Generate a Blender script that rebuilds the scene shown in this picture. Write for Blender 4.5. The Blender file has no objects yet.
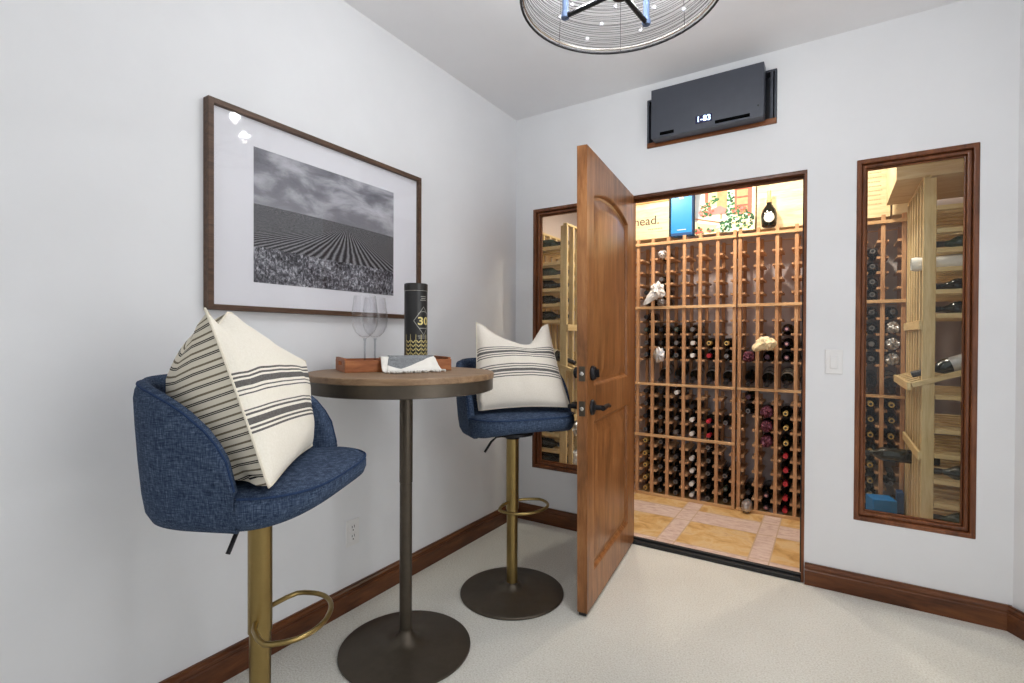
import bpy, bmesh, math, random
from mathutils import Matrix, Vector, noise
random.seed(7)
PI = math.pi
SC = bpy.context.scene
COL = SC.collection

# ------------------------------------------------------------------ camera, world, lights, exposure
def cam_setup():
    f, yaw, pitch, roll = 502.9, 0.5669, -0.0082, 0.0044
    F = Vector((-math.sin(yaw)*math.cos(pitch), math.cos(yaw)*math.cos(pitch), math.sin(pitch)))
    R = Vector((math.cos(yaw), math.sin(yaw), 0.0))
    U = R.cross(F)
    c, s = math.cos(roll), math.sin(roll)
    R2 = c*R + s*U
    U2 = -s*R + c*U
    m = Matrix((R2, U2, -F)).transposed().to_4x4()
    m.translation = Vector((1.7877, -2.8518, 1.2))
    cd = bpy.data.cameras.new('camera')
    cd.sensor_width = 36.0
    cd.lens = f*36.0/1024.0
    cd.clip_start = 0.02
    o = bpy.data.objects.new('camera', cd)
    COL.objects.link(o)
    o.matrix_world = m
    SC.camera = o
cam_setup()
SC.view_settings.view_transform = 'Standard'
SC.view_settings.look = 'None'
SC.view_settings.gamma = 1.0
SC.view_settings.use_curve_mapping = False
SC.view_settings.exposure = 0.38
SC.cycles.transparent_max_bounces = 32

world = bpy.data.worlds.new('world')
SC.world = world
world.use_nodes = True
bg = world.node_tree.nodes['Background']
bg.inputs[0].default_value = (0.93, 0.96, 1.0, 1)
bg.inputs[1].default_value = 0.42

def light(name, kind, loc, power, color=(1, 1, 1), size=0.1, rot=(0, 0, 0), sy=None, spot=None, parent=None):
    ld = bpy.data.lights.new(name, kind)
    ld.energy = power
    ld.color = color
    if kind == 'AREA':
        ld.size = size
        if sy:
            ld.shape = 'RECTANGLE'
            ld.size_y = sy
        else:
            ld.shape = 'DISK'
    else:
        ld.shadow_soft_size = size
    if spot:
        ld.spot_size = spot
        ld.spot_blend = 0.6
    o = bpy.data.objects.new(name, ld)
    COL.objects.link(o)
    o.location = loc
    o.rotation_euler = rot
    if parent:
        o.parent = parent
    return o
# added fill lamp standing in for daylight at the room's open rear
light('rear_fill', 'AREA', (1.5, -4.9, 1.6), 4, (0.97, 0.98, 1.0), 2.6, (math.radians(90), 0, 0), sy=2.0)
# added fill lamp right of the frame, imitating daylight before a closed wall
light('side_fill', 'AREA', (2.955, -2.05, 1.42), 16, (0.98, 0.99, 1.0), 1.3, (math.radians(90), 0, math.radians(90)), sy=1.9)
# cellar ceiling lamps (warm)
CELLAR_LAMPS = [(0.62, 0.47, 2.50), (1.22, 0.47, 2.50), (1.84, 0.47, 2.50)]
for p in CELLAR_LAMPS:
    light('cellar_lamp_light', 'SPOT', (p[0], p[1], p[2]-0.03), 27, (1.0, 0.90, 0.76), 0.04, (math.radians(20), 0, 0), spot=math.radians(150))

# ------------------------------------------------------------------ materials
def lin(c):
    out = []
    for v in c[:3]:
        v = v/255.0
        out.append(v/12.92 if v <= 0.04045 else ((v+0.055)/1.055)**2.4)
    return (*out, 1.0)

class NT:
    def __init__(s, name):
        s.m = bpy.data.materials.new(name)
        s.m.use_nodes = True
        s.t = s.m.node_tree
        s.b = s.t.nodes['Principled BSDF']
        s.out = s.t.nodes['Material Output']
    def n(s, typ, **kw):
        nd = s.t.nodes.new(typ)
        for k, v in kw.items():
            if k.startswith('i_'):
                nd.inputs[k[2:].replace('_', ' ')].default_value = v
            else:
                setattr(nd, k, v)
        return nd
    def l(s, a, b):
        s.t.links.new(a, b)
    def math(s, op, a, b=None, c=None):
        nd = s.t.nodes.new('ShaderNodeMath')
        nd.operation = op
        for k, v in enumerate((a, b, c)):
            if v is None:
                continue
            if isinstance(v, (int, float)):
                nd.inputs[k].default_value = v
            else:
                s.l(v, nd.inputs[k])
        return nd.outputs[0]
    def ramp(s, fac, stops, interp='LINEAR'):
        r = s.t.nodes.new('ShaderNodeValToRGB')
        r.color_ramp.interpolation = interp
        e = r.color_ramp.elements
        while len(e) > 1:
            e.remove(e[-1])
        e[0].position = stops[0][0]
        e[0].color = stops[0][1]
        for p, c in stops[1:]:
            x = e.new(p)
            x.color = c
        s.l(fac, r.inputs[0])
        return r.outputs[0]
    def mix(s, fac, a, b):
        nd = s.t.nodes.new('ShaderNodeMix')
        nd.data_type = 'RGBA'
        for v, i in ((fac, 0), (a, 6), (b, 7)):
            if isinstance(v, (int, float)):
                nd.inputs[i].default_value = v
            elif isinstance(v, tuple):
                nd.inputs[i].default_value = v
            else:
                s.l(v, nd.inputs[i])
        return nd.outputs[2]
    def coord(s, scale=(1, 1, 1), which='Object', rnd=False):
        tc = s.t.nodes.new('ShaderNodeTexCoord')
        mp = s.t.nodes.new('ShaderNodeMapping')
        mp.inputs['Scale'].default_value = scale
        s.l(tc.outputs[which], mp.inputs['Vector'])
        if rnd:
            oi = s.t.nodes.new('ShaderNodeObjectInfo')
            m2 = s.math('MULTIPLY', oi.outputs['Random'], 37.0)
            s.l(m2, mp.inputs['Location'])
        return mp.outputs[0]
    def noise(s, vec, scale, detail=4, rough=0.55, dist=0.0):
        nd = s.t.nodes.new('ShaderNodeTexNoise')
        nd.inputs['Scale'].default_value = scale
        nd.inputs['Detail'].default_value = detail
        nd.inputs['Roughness'].default_value = rough
        nd.inputs['Distortion'].default_value = dist
        s.l(vec, nd.inputs['Vector'])
        return nd.outputs[0]
    def bump(s, h, strength=0.2, dist=0.01):
        b = s.t.nodes.new('ShaderNodeBump')
        b.inputs['Strength'].default_value = strength
        b.inputs['Distance'].default_value = dist
        s.l(h, b.inputs['Height'])
        s.l(b.outputs[0], s.b.inputs['Normal'])
    def base(s, v):
        if isinstance(v, tuple):
            s.b.inputs['Base Color'].default_value = v
        else:
            s.l(v, s.b.inputs['Base Color'])
    def set(s, rough=0.5, metal=0.0, spec=0.5, coat=0.0):
        s.b.inputs['Roughness'].default_value = rough
        s.b.inputs['Metallic'].default_value = metal
        s.b.inputs['Specular IOR Level'].default_value = spec
        s.b.inputs['Coat Weight'].default_value = coat
        return s

def plain(name, c, rough=0.5, metal=0.0, spec=0.5, var=0.06, scale=30, coat=0.0):
    t = NT(name)
    v = t.noise(t.coord(), scale, 3)
    a = lin(c)
    d = tuple(x*(1-var) for x in a[:3])+(1,)
    e = tuple(min(1, x*(1+var)) for x in a[:3])+(1,)
    t.base(t.ramp(v, [(0.3, d), (0.7, e)]))
    t.set(rough, metal, spec, coat)
    return t.m

def wood(name, dark, mid, lite, axis='z', scale=3.0, rough=0.45, knots=0.0, stretch=10.0, bump=0.08, spec=0.4):
    t = NT(name)
    k = {'x': (1, stretch, stretch), 'y': (stretch, 1, stretch), 'z': (stretch, stretch, 1)}[axis]
    v = t.coord(k, rnd=True)
    big = t.noise(v, scale, 6, 0.6, 0.8)
    fine = t.noise(v, scale*6, 4, 0.6, 0.2)
    f = t.math('ADD', t.math('MULTIPLY', big, 0.7), t.math('MULTIPLY', fine, 0.3))
    col = t.ramp(f, [(0.32, lin(dark)), (0.5, lin(mid)), (0.68, lin(lite))])
    if knots > 0:
        v2 = t.coord({'x': (1, 3, 3), 'y': (3, 1, 3), 'z': (3, 3, 1)}[axis], rnd=True)
        kn = t.noise(v2, 2.2, 3, 0.5, 1.2)
        col = t.mix(t.math('MULTIPLY', t.ramp(kn, [(0.56, (0, 0, 0, 1)), (0.72, (1, 1, 1, 1))]), knots), col, lin(tuple(x*0.6 for x in dark)))
    t.base(col)
    t.set(rough, 0, spec)
    t.bump(fine, bump, 0.004)
    return t.m

def paint(name, c):
    t = NT(name)
    v = t.noise(t.coord(), 2.5, 5, 0.6)
    a = lin(c)
    t.base(t.ramp(v, [(0.3, tuple(x*0.96 for x in a[:3])+(1,)), (0.7, a)]))
    t.set(0.62, 0, 0.3)
    t.bump(t.noise(t.coord(), 9, 4, 0.5), 0.12, 0.01)
    return t.m

M = {}
M['wall'] = paint('wall_paint', (236, 237, 239))
M['ceil'] = paint('ceiling_paint', (244, 244, 246))
M['cellar_wall'] = paint('cellar_wall_paint', (214, 200, 200))
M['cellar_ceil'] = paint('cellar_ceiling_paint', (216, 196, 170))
M['alder'] = wood('knotty_alder', (96, 58, 30), (140, 90, 50), (172, 120, 74), 'z', 2.2, 0.32, knots=0.5, stretch=9)
M['alder_h'] = wood('knotty_alder_cross', (92, 50, 24), (130, 77, 40), (158, 100, 56), 'x', 2.2, 0.32, knots=0.4, stretch=9)
M['trim_x'] = wood('dark_trim_x', (58, 30, 14), (96, 54, 28), (122, 74, 40), 'x', 2.0, 0.3, knots=0.4, stretch=8)
M['trim_y'] = wood('dark_trim_y', (58, 30, 14), (96, 54, 28), (122, 74, 40), 'y', 2.0, 0.3, knots=0.4, stretch=8)
M['trim_z'] = wood('dark_trim_z', (70, 38, 20), (114, 66, 38), (142, 90, 56), 'z', 2.0, 0.3, knots=0.3, stretch=8)
M['frame_wood'] = wood('walnut_frame', (58, 40, 28), (84, 60, 44), (104, 78, 58), 'y', 6, 0.5, stretch=12)
M['redwood'] = wood('rack_redwood', (148, 102, 70), (184, 138, 100), (206, 164, 126), 'z', 4, 0.55, stretch=12)
M['redwood_x'] = wood('rack_redwood_x', (160, 116, 80), (204, 164, 120), (222, 186, 144), 'x', 4, 0.55, stretch=12)
M['redwood_y'] = wood('rack_redwood_y', (148, 104, 74), (196, 152, 114), (216, 178, 140), 'y', 4, 0.55, stretch=12)
M['pine'] = wood('rack_pine', (196, 166, 116), (220, 194, 146), (234, 212, 168), 'z', 4, 0.5, stretch=14)
M['pine_x'] = wood('rack_pine_x', (196, 166, 116), (220, 194, 146), (234, 212, 168), 'y', 4, 0.5, stretch=14)
M['crate'] = wood('crate_pine', (206, 176, 132), (226, 202, 162), (238, 220, 186), 'x', 3, 0.6, stretch=9)
M['crate_dk'] = wood('crate_band', (170, 120, 70), (196, 146, 92), (212, 166, 112), 'x', 3, 0.6, stretch=9)
M['table_top'] = wood('table_oak', (112, 86, 62), (140, 112, 84), (158, 130, 100), 'x', 4, 0.5, stretch=9)
M['tray'] = wood('tray_acacia', (118, 62, 30), (160, 94, 50), (186, 120, 70), 'x', 4, 0.5, stretch=8)
M['bronze'] = plain('dark_bronze', (86, 78, 68), 0.42, 0.75, var=0.08)
M['brass'] = plain('olive_brass', (150, 128, 80), 0.3, 0.9, var=0.05)
M['black_metal'] = plain('black_metal', (34, 33, 36), 0.4, 0.6)
M['black'] = plain('matte_black', (26, 26, 28), 0.55)
M['hole'] = plain('dark_opening', (10, 10, 11), 1.0, 0, 0.0)
M['sleeve'] = plain('blue_grey_sleeve', (96, 116, 150), 0.5, 0.2)
M['rubber'] = plain('black_rubber', (22, 24, 28), 0.5)
M['unit'] = plain('charcoal_panel', (66, 70, 80), 0.4, 0.1, var=0.04)
M['white_plastic'] = plain('white_plastic', (236, 235, 234), 0.35, var=0.01)
M['dark_slot'] = plain('dark_slot', (60, 56, 54), 0.6)
M['chrome'] = plain('satin_metal', (210, 205, 196), 0.25, 1.0, var=0.02)
M['cap_dark'] = plain('foil_black', (46, 44, 48), 0.35, 0.3)
M['cap_green'] = plain('foil_green', (58, 74, 66), 0.35, 0.4)
M['cap_grey'] = plain('foil_grey', (120, 118, 120), 0.35, 0.5)
M['cap_white'] = plain('foil_white', (226, 224, 222), 0.35, 0.1)
M['cap_red'] = plain('foil_red', (176, 44, 56), 0.35, 0.2)
M['cap_pink'] = plain('foil_rose', (196, 150, 152), 0.35, 0.3)
M['cap_gold'] = plain('foil_gold', (214, 182, 112), 0.35, 0.4)
M['cap_purple'] = plain('foil_purple', (74, 48, 66), 0.4, 0.2)
M['bottle'] = plain('dark_bottle_glass', (20, 24, 22), 0.08, 0, 0.6, var=0.1)
M['bottle_green'] = plain('green_bottle_glass', (44, 58, 50), 0.1, 0, 0.6, var=0.1)
M['label'] = plain('paper_label', (226, 220, 204), 0.7, var=0.08, scale=60)
M['label_silver'] = plain('silver_label', (196, 196, 200), 0.4, 0.3, var=0.1, scale=60)
M['tissue'] = plain('white_tissue', (232, 230, 230), 0.8, var=0.04)
M['tissue_cream'] = plain('cream_paper', (240, 222, 184), 0.8, var=0.04)
M['mesh_purple'] = plain('purple_netting', (104, 54, 72), 0.7, var=0.35, scale=120)
M['foil'] = plain('crinkled_foil', (200, 200, 204), 0.3, 0.7, var=0.2, scale=60)
M['blue_box'] = plain('blue_box', (34, 130, 206), 0.4, var=0.03)
M['blue_side'] = plain('blue_box_side', (24, 70, 120), 0.45, var=0.03)
M['ink'] = plain('printing_ink', (34, 32, 30), 0.7)
M['ink_lite'] = plain('faded_ink', (176, 154, 118), 0.7)
M['mat_board'] = plain('white_mat', (238, 238, 244), 0.7, var=0.01)

def denim():
    t = NT('denim_fabric')
    a = t.noise(t.coord((420, 420, 40)), 1.0, 3, 0.6)
    b = t.noise(t.coord((60, 60, 460)), 1.0, 3, 0.6)
    f = t.math('ADD', t.math('MULTIPLY', a, 0.5), t.math('MULTIPLY', b, 0.5))
    t.base(t.ramp(f, [(0.34, lin((32, 42, 60))), (0.5, lin((56, 70, 93))), (0.68, lin((98, 112, 132)))]))
    t.set(0.92, 0, 0.15)
    t.bump(f, 0.4, 0.003)
    return t.m
M['denim'] = denim()
M['denim_dark'] = plain('denim_piping', (44, 60, 90), 0.9, 0, 0.1, var=0.2, scale=200)

def carpet():
    t = NT('cream_carpet')
    v = t.coord()
    a = t.noise(v, 150, 4, 0.7)
    b = t.noise(v, 1.6, 3, 0.5)
    f = t.math('ADD', t.math('MULTIPLY', a, 0.8), t.math('MULTIPLY', b, 0.2))
    t.base(t.ramp(f, [(0.3, lin((198, 191, 178))), (0.5, lin((228, 226, 217))), (0.68, lin((244, 243, 237)))]))
    t.set(0.97, 0, 0.1)
    t.bump(a, 0.7, 0.01)
    return t.m
M['carpet'] = carpet()

def tiles():
    t = NT('slate_tiles')
    tc = t.n('ShaderNodeTexCoord')
    sep = t.n('ShaderNodeSeparateXYZ')
    t.l(tc.outputs['Object'], sep.inputs[0])
    x, y = sep.outputs[0], sep.outputs[1]
    # golden field tiles framed by pink strips, period 0.50 in x and 0.62 in y
    fx = t.math('FRACT', t.math('DIVIDE', t.math('ADD', x, 5.0-1.02), 0.499))
    fy = t.math('FRACT', t.math('DIVIDE', t.math('ADD', y, 5.0-0.2), 0.62))
    inx = t.math('LESS_THAN', fx, 0.80)
    iny = t.math('LESS_THAN', fy, 0.64)
    iny2 = t.math('GREATER_THAN', fy, 0.0)
    gold = t.math('MULTIPLY', t.math('MULTIPLY', inx, iny), iny2)
    strip2 = t.math('MULTIPLY', inx, t.math('GREATER_THAN', fy, 1.02))
    far = t.math('MULTIPLY', t.math('GREATER_THAN', y, 0.80), inx)
    gold = t.math('MAXIMUM', gold, far)
    v = t.coord((1, 1, 1))
    n1 = t.noise(v, 7, 6, 0.65, 1.2)
    n2 = t.noise(t.coord((1, 3, 1)), 14, 6, 0.7, 0.8)
    gcol = t.ramp(n1, [(0.3, lin((190, 146, 92))), (0.48, lin((222, 182, 122))), (0.6, lin((230, 200, 152))), (0.75, lin((206, 162, 122)))])
    pcol = t.ramp(n2, [(0.3, lin((190, 156, 146))), (0.5, lin((226, 202, 192))), (0.7, lin((240, 222, 210)))])
    col = t.mix(gold, pcol, gcol)
    def near(f, p):
        return t.math('LESS_THAN', t.math('ABSOLUTE', t.math('SUBTRACT', f, p)), 0.008)
    g = t.math('MAXIMUM', t.math('MAXIMUM', near(fx, 0.80), near(fx, 0.006)), t.math('MAXIMUM', near(fy, 0.64), near(fy, 0.006)))
    col = t.mix(g, col, lin((206, 178, 150)))
    t.base(col)
    t.set(0.4, 0, 0.5)
    t.bump(t.math('ADD', n1, n2), 0.15, 0.006)
    return t.m
M['tiles'] = tiles()

def stripes(name, ground, bands, src='UV'):
    """bands: [(v0, v1, colour)] across v (0..1)"""
    t = NT(name)
    tc = t.n('ShaderNodeTexCoord')
    sep = t.n('ShaderNodeSeparateXYZ')
    t.l(tc.outputs[src], sep.inputs[0])
    st = [(0.0, lin(ground))]
    for a, b, c in bands:
        st += [(a, lin(c)), (b, lin(ground))]
    col = t.ramp(sep.outputs[1], st, 'CONSTANT')
    w = t.noise(t.coord((200, 200, 200)), 1.0, 3)
    t.base(t.mix(0.12, col, t.ramp(w, [(0.3, lin((200, 190, 170))), (0.7, lin((255, 252, 246)))])))
    t.set(0.95, 0, 0.1)
    t.bump(w, 0.25, 0.003)
    return t.m
CH = (62, 60, 62)
M['pillow_cream'] = stripes('cream_cushion_cloth', (240, 234, 220), [
    (0.315, 0.325, CH), (0.338, 0.348, CH), (0.362, 0.398, CH), (0.412, 0.422, CH), (0.435, 0.445, CH),
    (0.520, 0.530, CH), (0.543, 0.553, CH), (0.567, 0.603, CH), (0.617, 0.627, CH), (0.640, 0.650, CH)])
M['pillow_linen'] = stripes('linen_cushion_cloth', (226, 218, 206), [
    (0.300, 0.312, CH), (0.327, 0.339, CH), (0.355, 0.385, CH), (0.401, 0.413, CH), (0.428, 0.440, CH),
    (0.530, 0.542, CH), (0.557, 0.569, CH), (0.585, 0.615, CH), (0.631, 0.643, CH), (0.658, 0.670, CH)])
def ticking():
    t = NT('ticking_cloth')
    tc = t.n('ShaderNodeTexCoord')
    sep = t.n('ShaderNodeSeparateXYZ')
    t.l(tc.outputs['UV'], sep.inputs[0])
    f = t.math('FRACT', t.math('MULTIPLY', sep.outputs[1], 13.0))
    g, k, o = lin((224, 216, 198)), lin((52, 48, 44)), lin((122, 112, 92))
    col = t.ramp(f, [(0, g), (0.18, k), (0.26, g), (0.30, k), (0.38, g), (0.66, o), (0.80, g)], 'CONSTANT')
    t.base(col)
    t.set(0.95, 0, 0.1)
    return t.m
M['ticking'] = ticking()

def thin_glass(name, tint=(1, 1, 1, 1), refl=1.0, edge=0.0, rough=0.0):
    t = NT(name)
    t.t.nodes.remove(t.b)
    tr = t.n('ShaderNodeBsdfTransparent')
    tr.inputs[0].default_value = tint
    gl = t.n('ShaderNodeBsdfGlossy')
    gl.inputs['Roughness'].default_value = rough
    fr = t.n('ShaderNodeFresnel')
    fr.inputs[0].default_value = 1.45
    geo = t.n('ShaderNodeNewGeometry')
    f = t.math('MULTIPLY', t.math('MULTIPLY', fr.outputs[0], refl), t.math('SUBTRACT', 1.0, geo.outputs['Backfacing']))
    if edge:
        lw = t.n('ShaderNodeLayerWeight')
        lw.inputs[0].default_value = 0.35
        f = t.math('ADD', f, t.math('MULTIPLY', t.math('POWER', lw.outputs['Facing'], 4.0), edge))
        f = t.math('MINIMUM', f, 0.9)
    mx = t.n('ShaderNodeMixShader')
    t.l(f, mx.inputs[0])
    t.l(tr.outputs[0], mx.inputs[1])
    t.l(gl.outputs[0], mx.inputs[2])
    t.l(mx.outputs[0], t.out.inputs[0])
    return t.m
M['pane'] = thin_glass('window_glass', (0.93, 0.95, 0.93, 1), 1.3, rough=0.02)
M['pic_glass'] = thin_glass('picture_glass', (0.98, 0.98, 0.98, 1), 1.0, rough=0.03)
M['stemware'] = thin_glass('stemware_glass', (0.985, 0.985, 0.99, 1), 1.2, 0.45)
M['stem_glass'] = thin_glass('stem_glass', (0.80, 0.81, 0.83, 1), 1.5, 0.6)
def crystal():
    t = NT('crystal_glass')
    t.base((0.95, 0.95, 1, 1))
    t.set(0.05, 0, 0.8)
    t.b.inputs['Transmission Weight'].default_value = 0.6
    return t.m
M['crystal'] = crystal()
def emit(name, c, s):
    t = NT(name)
    t.b.inputs['Emission Color'].default_value = (*c, 1)
    t.b.inputs['Emission Strength'].default_value = s
    t.base((*c, 1))
    return t.m
M['bulb'] = emit('bulb_glow', (1.0, 0.95, 0.88), 20.0)
M['lamp_glow'] = emit('downlight_glow', (1.0, 0.9, 0.74), 8.0)
M['display'] = emit('display_glow', (0.55, 0.72, 1.0), 2.6)
M['display_bg'] = plain('display_window', (34, 36, 78), 0.2)

def vineyard():
    """black and white photograph of vine rows under clouds (uv 0..1, v up)"""
    t = NT('vineyard_print')
    tc = t.n('ShaderNodeTexCoord')
    sep = t.n('ShaderNodeSeparateXYZ')
    t.l(tc.outputs['UV'], sep.inputs[0])
    u, v = sep.outputs[0], sep.outputs[1]
    # sky
    cv = t.n('ShaderNodeMapping')
    cv.inputs['Scale'].default_value = (2.2, 3.6, 1)
    t.l(tc.outputs['UV'], cv.inputs['Vector'])
    cl = t.noise(cv.outputs[0], 1.7, 7, 0.58, 0.4)
    sky = t.ramp(cl, [(0.28, lin((104, 104, 112))), (0.45, lin((134, 134, 142))), (0.56, lin((178, 178, 186))), (0.68, lin((204, 204, 212)))])
    low = t.ramp(v, [(0.58, (1, 1, 1, 1)), (0.74, (0, 0, 0, 1))])
    sky = t.mix(t.math('MULTIPLY', low, 0.55), sky, lin((150, 150, 156)))
    # horizon: gentle hill
    hz = t.math('ADD', 0.585, t.math('MULTIPLY', -0.035, t.math('POWER', t.math('ABSOLUTE', t.math('SUBTRACT', u, 0.30)), 2.0)))
    # rows fan out from a vanishing point near (0.62, 0.60) and bend
    dv = t.math('MAXIMUM', t.math('SUBTRACT', hz, v), 0.004)
    du = t.math('SUBTRACT', u, 0.61)
    fan = t.math('DIVIDE', du, t.math('ADD', t.math('POWER', dv, 1.25), 0.02))
    row = t.math('SINE', t.math('ADD', t.math('MULTIPLY', fan, 30.0), t.math('MULTIPLY', t.noise(t.coord((1, 1, 1), 'UV'), 9, 3), 3.0)))
    nz = t.noise(t.coord((1, 1.6, 1), 'UV'), 70, 4, 0.7)
    rw = t.math('ADD', t.math('MULTIPLY', row, 0.34), t.math('MULTIPLY', nz, 1.0))
    field = t.ramp(rw, [(0.18, lin((34, 34, 38))), (0.5, lin((82, 82, 86))), (0.85, lin((150, 150, 154)))])
    # foreground grass
    gv = t.coord((1, 0.5, 1), 'UV')
    g1 = t.noise(gv, 62, 5, 0.85, 0.6)
    g2 = t.noise(t.coord((1, 1.4, 1), 'UV'), 5, 3, 0.6)
    gr = t.math('ADD', t.math('MULTIPLY', g1, 0.8), t.math('MULTIPLY', g2, 0.3))
    grass = t.ramp(gr, [(0.46, lin((22, 22, 28))), (0.56, lin((104, 104, 112))), (0.68, lin((222, 222, 230)))])
    edge = t.math('ADD', t.math('ADD', 0.235, t.math('MULTIPLY', u, -0.03)), t.math('MULTIPLY', t.noise(gv, 40, 3), 0.06))
    isg = t.math('LESS_THAN', v, edge)
    land = t.mix(isg, field, grass)
    iss = t.math('GREATER_THAN', v, hz)
    t.base(t.mix(iss, land, sky))
    t.set(0.6, 0, 0.3)
    return t.m
M['vineyard'] = vineyard()

# ------------------------------------------------------------------ mesh helpers
class MB:
    def __init__(s):
        s.v, s.f, s.mi, s.uv = [], [], [], None
        s.cur = 0
    def add(s, vs, fs, T=None):
        o = len(s.v)
        for p in vs:
            p = Vector(p)
            s.v.append(T @ p if T is not None else p)
        for f in fs:
            s.f.append([o+i for i in f])
            s.mi.append(s.cur)
        return s
    def box(s, x0, x1, y0, y1, z0, z1, T=None):
        if x1 < x0: x0, x1 = x1, x0
        if y1 < y0: y0, y1 = y1, y0
        if z1 < z0: z0, z1 = z1, z0
        v = [(x0, y0, z0), (x1, y0, z0), (x1, y1, z0), (x0, y1, z0), (x0, y0, z1), (x1, y0, z1), (x1, y1, z1), (x0, y1, z1)]
        return s.add(v, [(3, 2, 1, 0), (4, 5, 6, 7), (0, 1, 5, 4), (1, 2, 6, 5), (2, 3, 7, 6), (3, 0, 4, 7)], T)
    def prism(s, poly, d0, d1, T=None):
        """polygon in (x, z), extruded along y from d0 to d1"""
        n = len(poly)
        v = [(p[0], d0, p[1]) for p in poly]+[(p[0], d1, p[1]) for p in poly]
        fs = [tuple(range(n)), tuple(range(2*n-1, n-1, -1))]
        fs += [(i, i+n, (i+1) % n+n, (i+1) % n) for i in range(n)]
        return s.add(v, fs, T)
    def lathe(s, prof, seg=32, T=None, cap=True):
        v, f = [], []
        m = len(prof)
        for k in range(seg):
            a = 2*PI*k/seg
            for r, z in prof:
                v.append((r*math.cos(a), r*math.sin(a), z))
        for k in range(seg):
            k2 = (k+1) % seg
            for i in range(m-1):
                f.append((k*m+i, k2*m+i, k2*m+i+1, k*m+i+1))
        if cap:
            if prof[0][0] > 1e-6:
                f.append(tuple(k*m for k in range(seg-1, -1, -1)))
            if prof[-1][0] > 1e-6:
                f.append(tuple(k*m+m-1 for k in range(seg)))
        return s.add(v, f, T)
    def tube(s, pts, r, seg=10, closed=False, T=None):
        pts = [Vector(p) for p in pts]
        n = len(pts)
        rr = r if isinstance(r, (list, tuple)) else [r]*n
        v, f = [], []
        up = None
        for i, p in enumerate(pts):
            if closed:
                t = (pts[(i+1) % n]-pts[i-1]).normalized()
            else:
                t = (pts[min(i+1, n-1)]-pts[max(i-1, 0)]).normalized()
            if up is None:
                up = Vector((0, 0, 1)) if abs(t.z) < 0.9 else Vector((1, 0, 0))
            a = up-t*up.dot(t)
            if a.length < 1e-5:
                a = Vector((1, 0, 0))-t*t.x
            a.normalize()
            up = a
            b = t.cross(a)
            for k in range(seg):
                c = 2*PI*k/seg
                v.append(p+(a*math.cos(c)+b*math.sin(c))*rr[i])
        m = n if closed else n-1
        for i in range(m):
            j = (i+1) % n
            for k in range(seg):
                k2 = (k+1) % seg
                f.append((i*seg+k, i*seg+k2, j*seg+k2, j*seg+k))
        if not closed:
            f.append(tuple(range(seg-1, -1, -1)))
            f.append(tuple((n-1)*seg+k for k in range(seg)))
        return s.add(v, f, T)
    def sphere(s, c, r, seg=12, rings=8, sc=(1, 1, 1)):
        prof = [(max(0.0, r*math.sin(PI*i/rings)), -r*math.cos(PI*i/rings)) for i in range(rings+1)]
        return s.lathe(prof, seg, Matrix.Translation(c) @ Matrix.Diagonal((*sc, 1)), cap=False)
    def grid(s, fn, nu, nv, T=None, uvs=False):
        v, f = [], []
        for j in range(nv+1):
            for i in range(nu+1):
                v.append(fn(i/nu, j/nv))
        for j in range(nv):
            for i in range(nu):
                a = j*(nu+1)+i
                f.append((a, a+1, a+nu+2, a+nu+1))
        o = len(s.v)
        s.add(v, f, T)
        if uvs:
            s.uv = s.uv or {}
            for j in range(nv+1):
                for i in range(nu+1):
                    s.uv[o+j*(nu+1)+i] = (i/nu, j/nv)
        return s
    def build(s, name, mat, parent=None, smooth=40, bevel=0.0, weld=True, fix=True):
        me = bpy.data.meshes.new(name)
        me.from_pydata([tuple(p) for p in s.v], [], s.f)
        mats = mat if isinstance(mat, (list, tuple)) else [mat]
        for m in mats:
            me.materials.append(m)
        if len(mats) > 1:
            me.polygons.foreach_set('material_index', s.mi)
        if s.uv:
            ul = me.uv_layers.new(name='UVMap')
            for lp in me.loops:
                ul.data[lp.index].uv = s.uv.get(lp.vertex_index, (0, 0))
        if fix and not s.uv:
            bm = bmesh.new()
            bm.from_mesh(me)
            if weld:
                bmesh.ops.remove_doubles(bm, verts=bm.verts, dist=1e-6)
            bmesh.ops.recalc_face_normals(bm, faces=bm.faces)
            bm.to_mesh(me)
            bm.free()
        if smooth:
            me.polygons.foreach_set('use_smooth', [True]*len(me.polygons))
            me.set_sharp_from_angle(angle=math.radians(smooth))
        me.update()
        o = bpy.data.objects.new(name, me)
        COL.objects.link(o)
        if parent:
            o.parent = parent
        if bevel:
            b = o.modifiers.new('bevel', 'BEVEL')
            b.width = bevel
            b.segments = 2
            b.limit_method = 'ANGLE'
            b.angle_limit = math.radians(40)
        return o

def text_geo(txt, size, bold=0.0):
    cu = bpy.data.curves.new('lettering', 'FONT')
    cu.body = txt
    cu.size = size
    cu.align_x = 'CENTER'
    cu.align_y = 'CENTER'
    cu.offset = bold
    o = bpy.data.objects.new('lettering', cu)
    COL.objects.link(o)
    bpy.context.view_layer.update()
    dg = bpy.context.evaluated_depsgraph_get()
    me = o.evaluated_get(dg).to_mesh()
    vs = [tuple(v.co) for v in me.vertices]
    fs = [tuple(p.vertices) for p in me.polygons]
    o.evaluated_get(dg).to_mesh_clear()
    bpy.data.objects.remove(o)
    bpy.data.curves.remove(cu)
    return vs, fs

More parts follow.
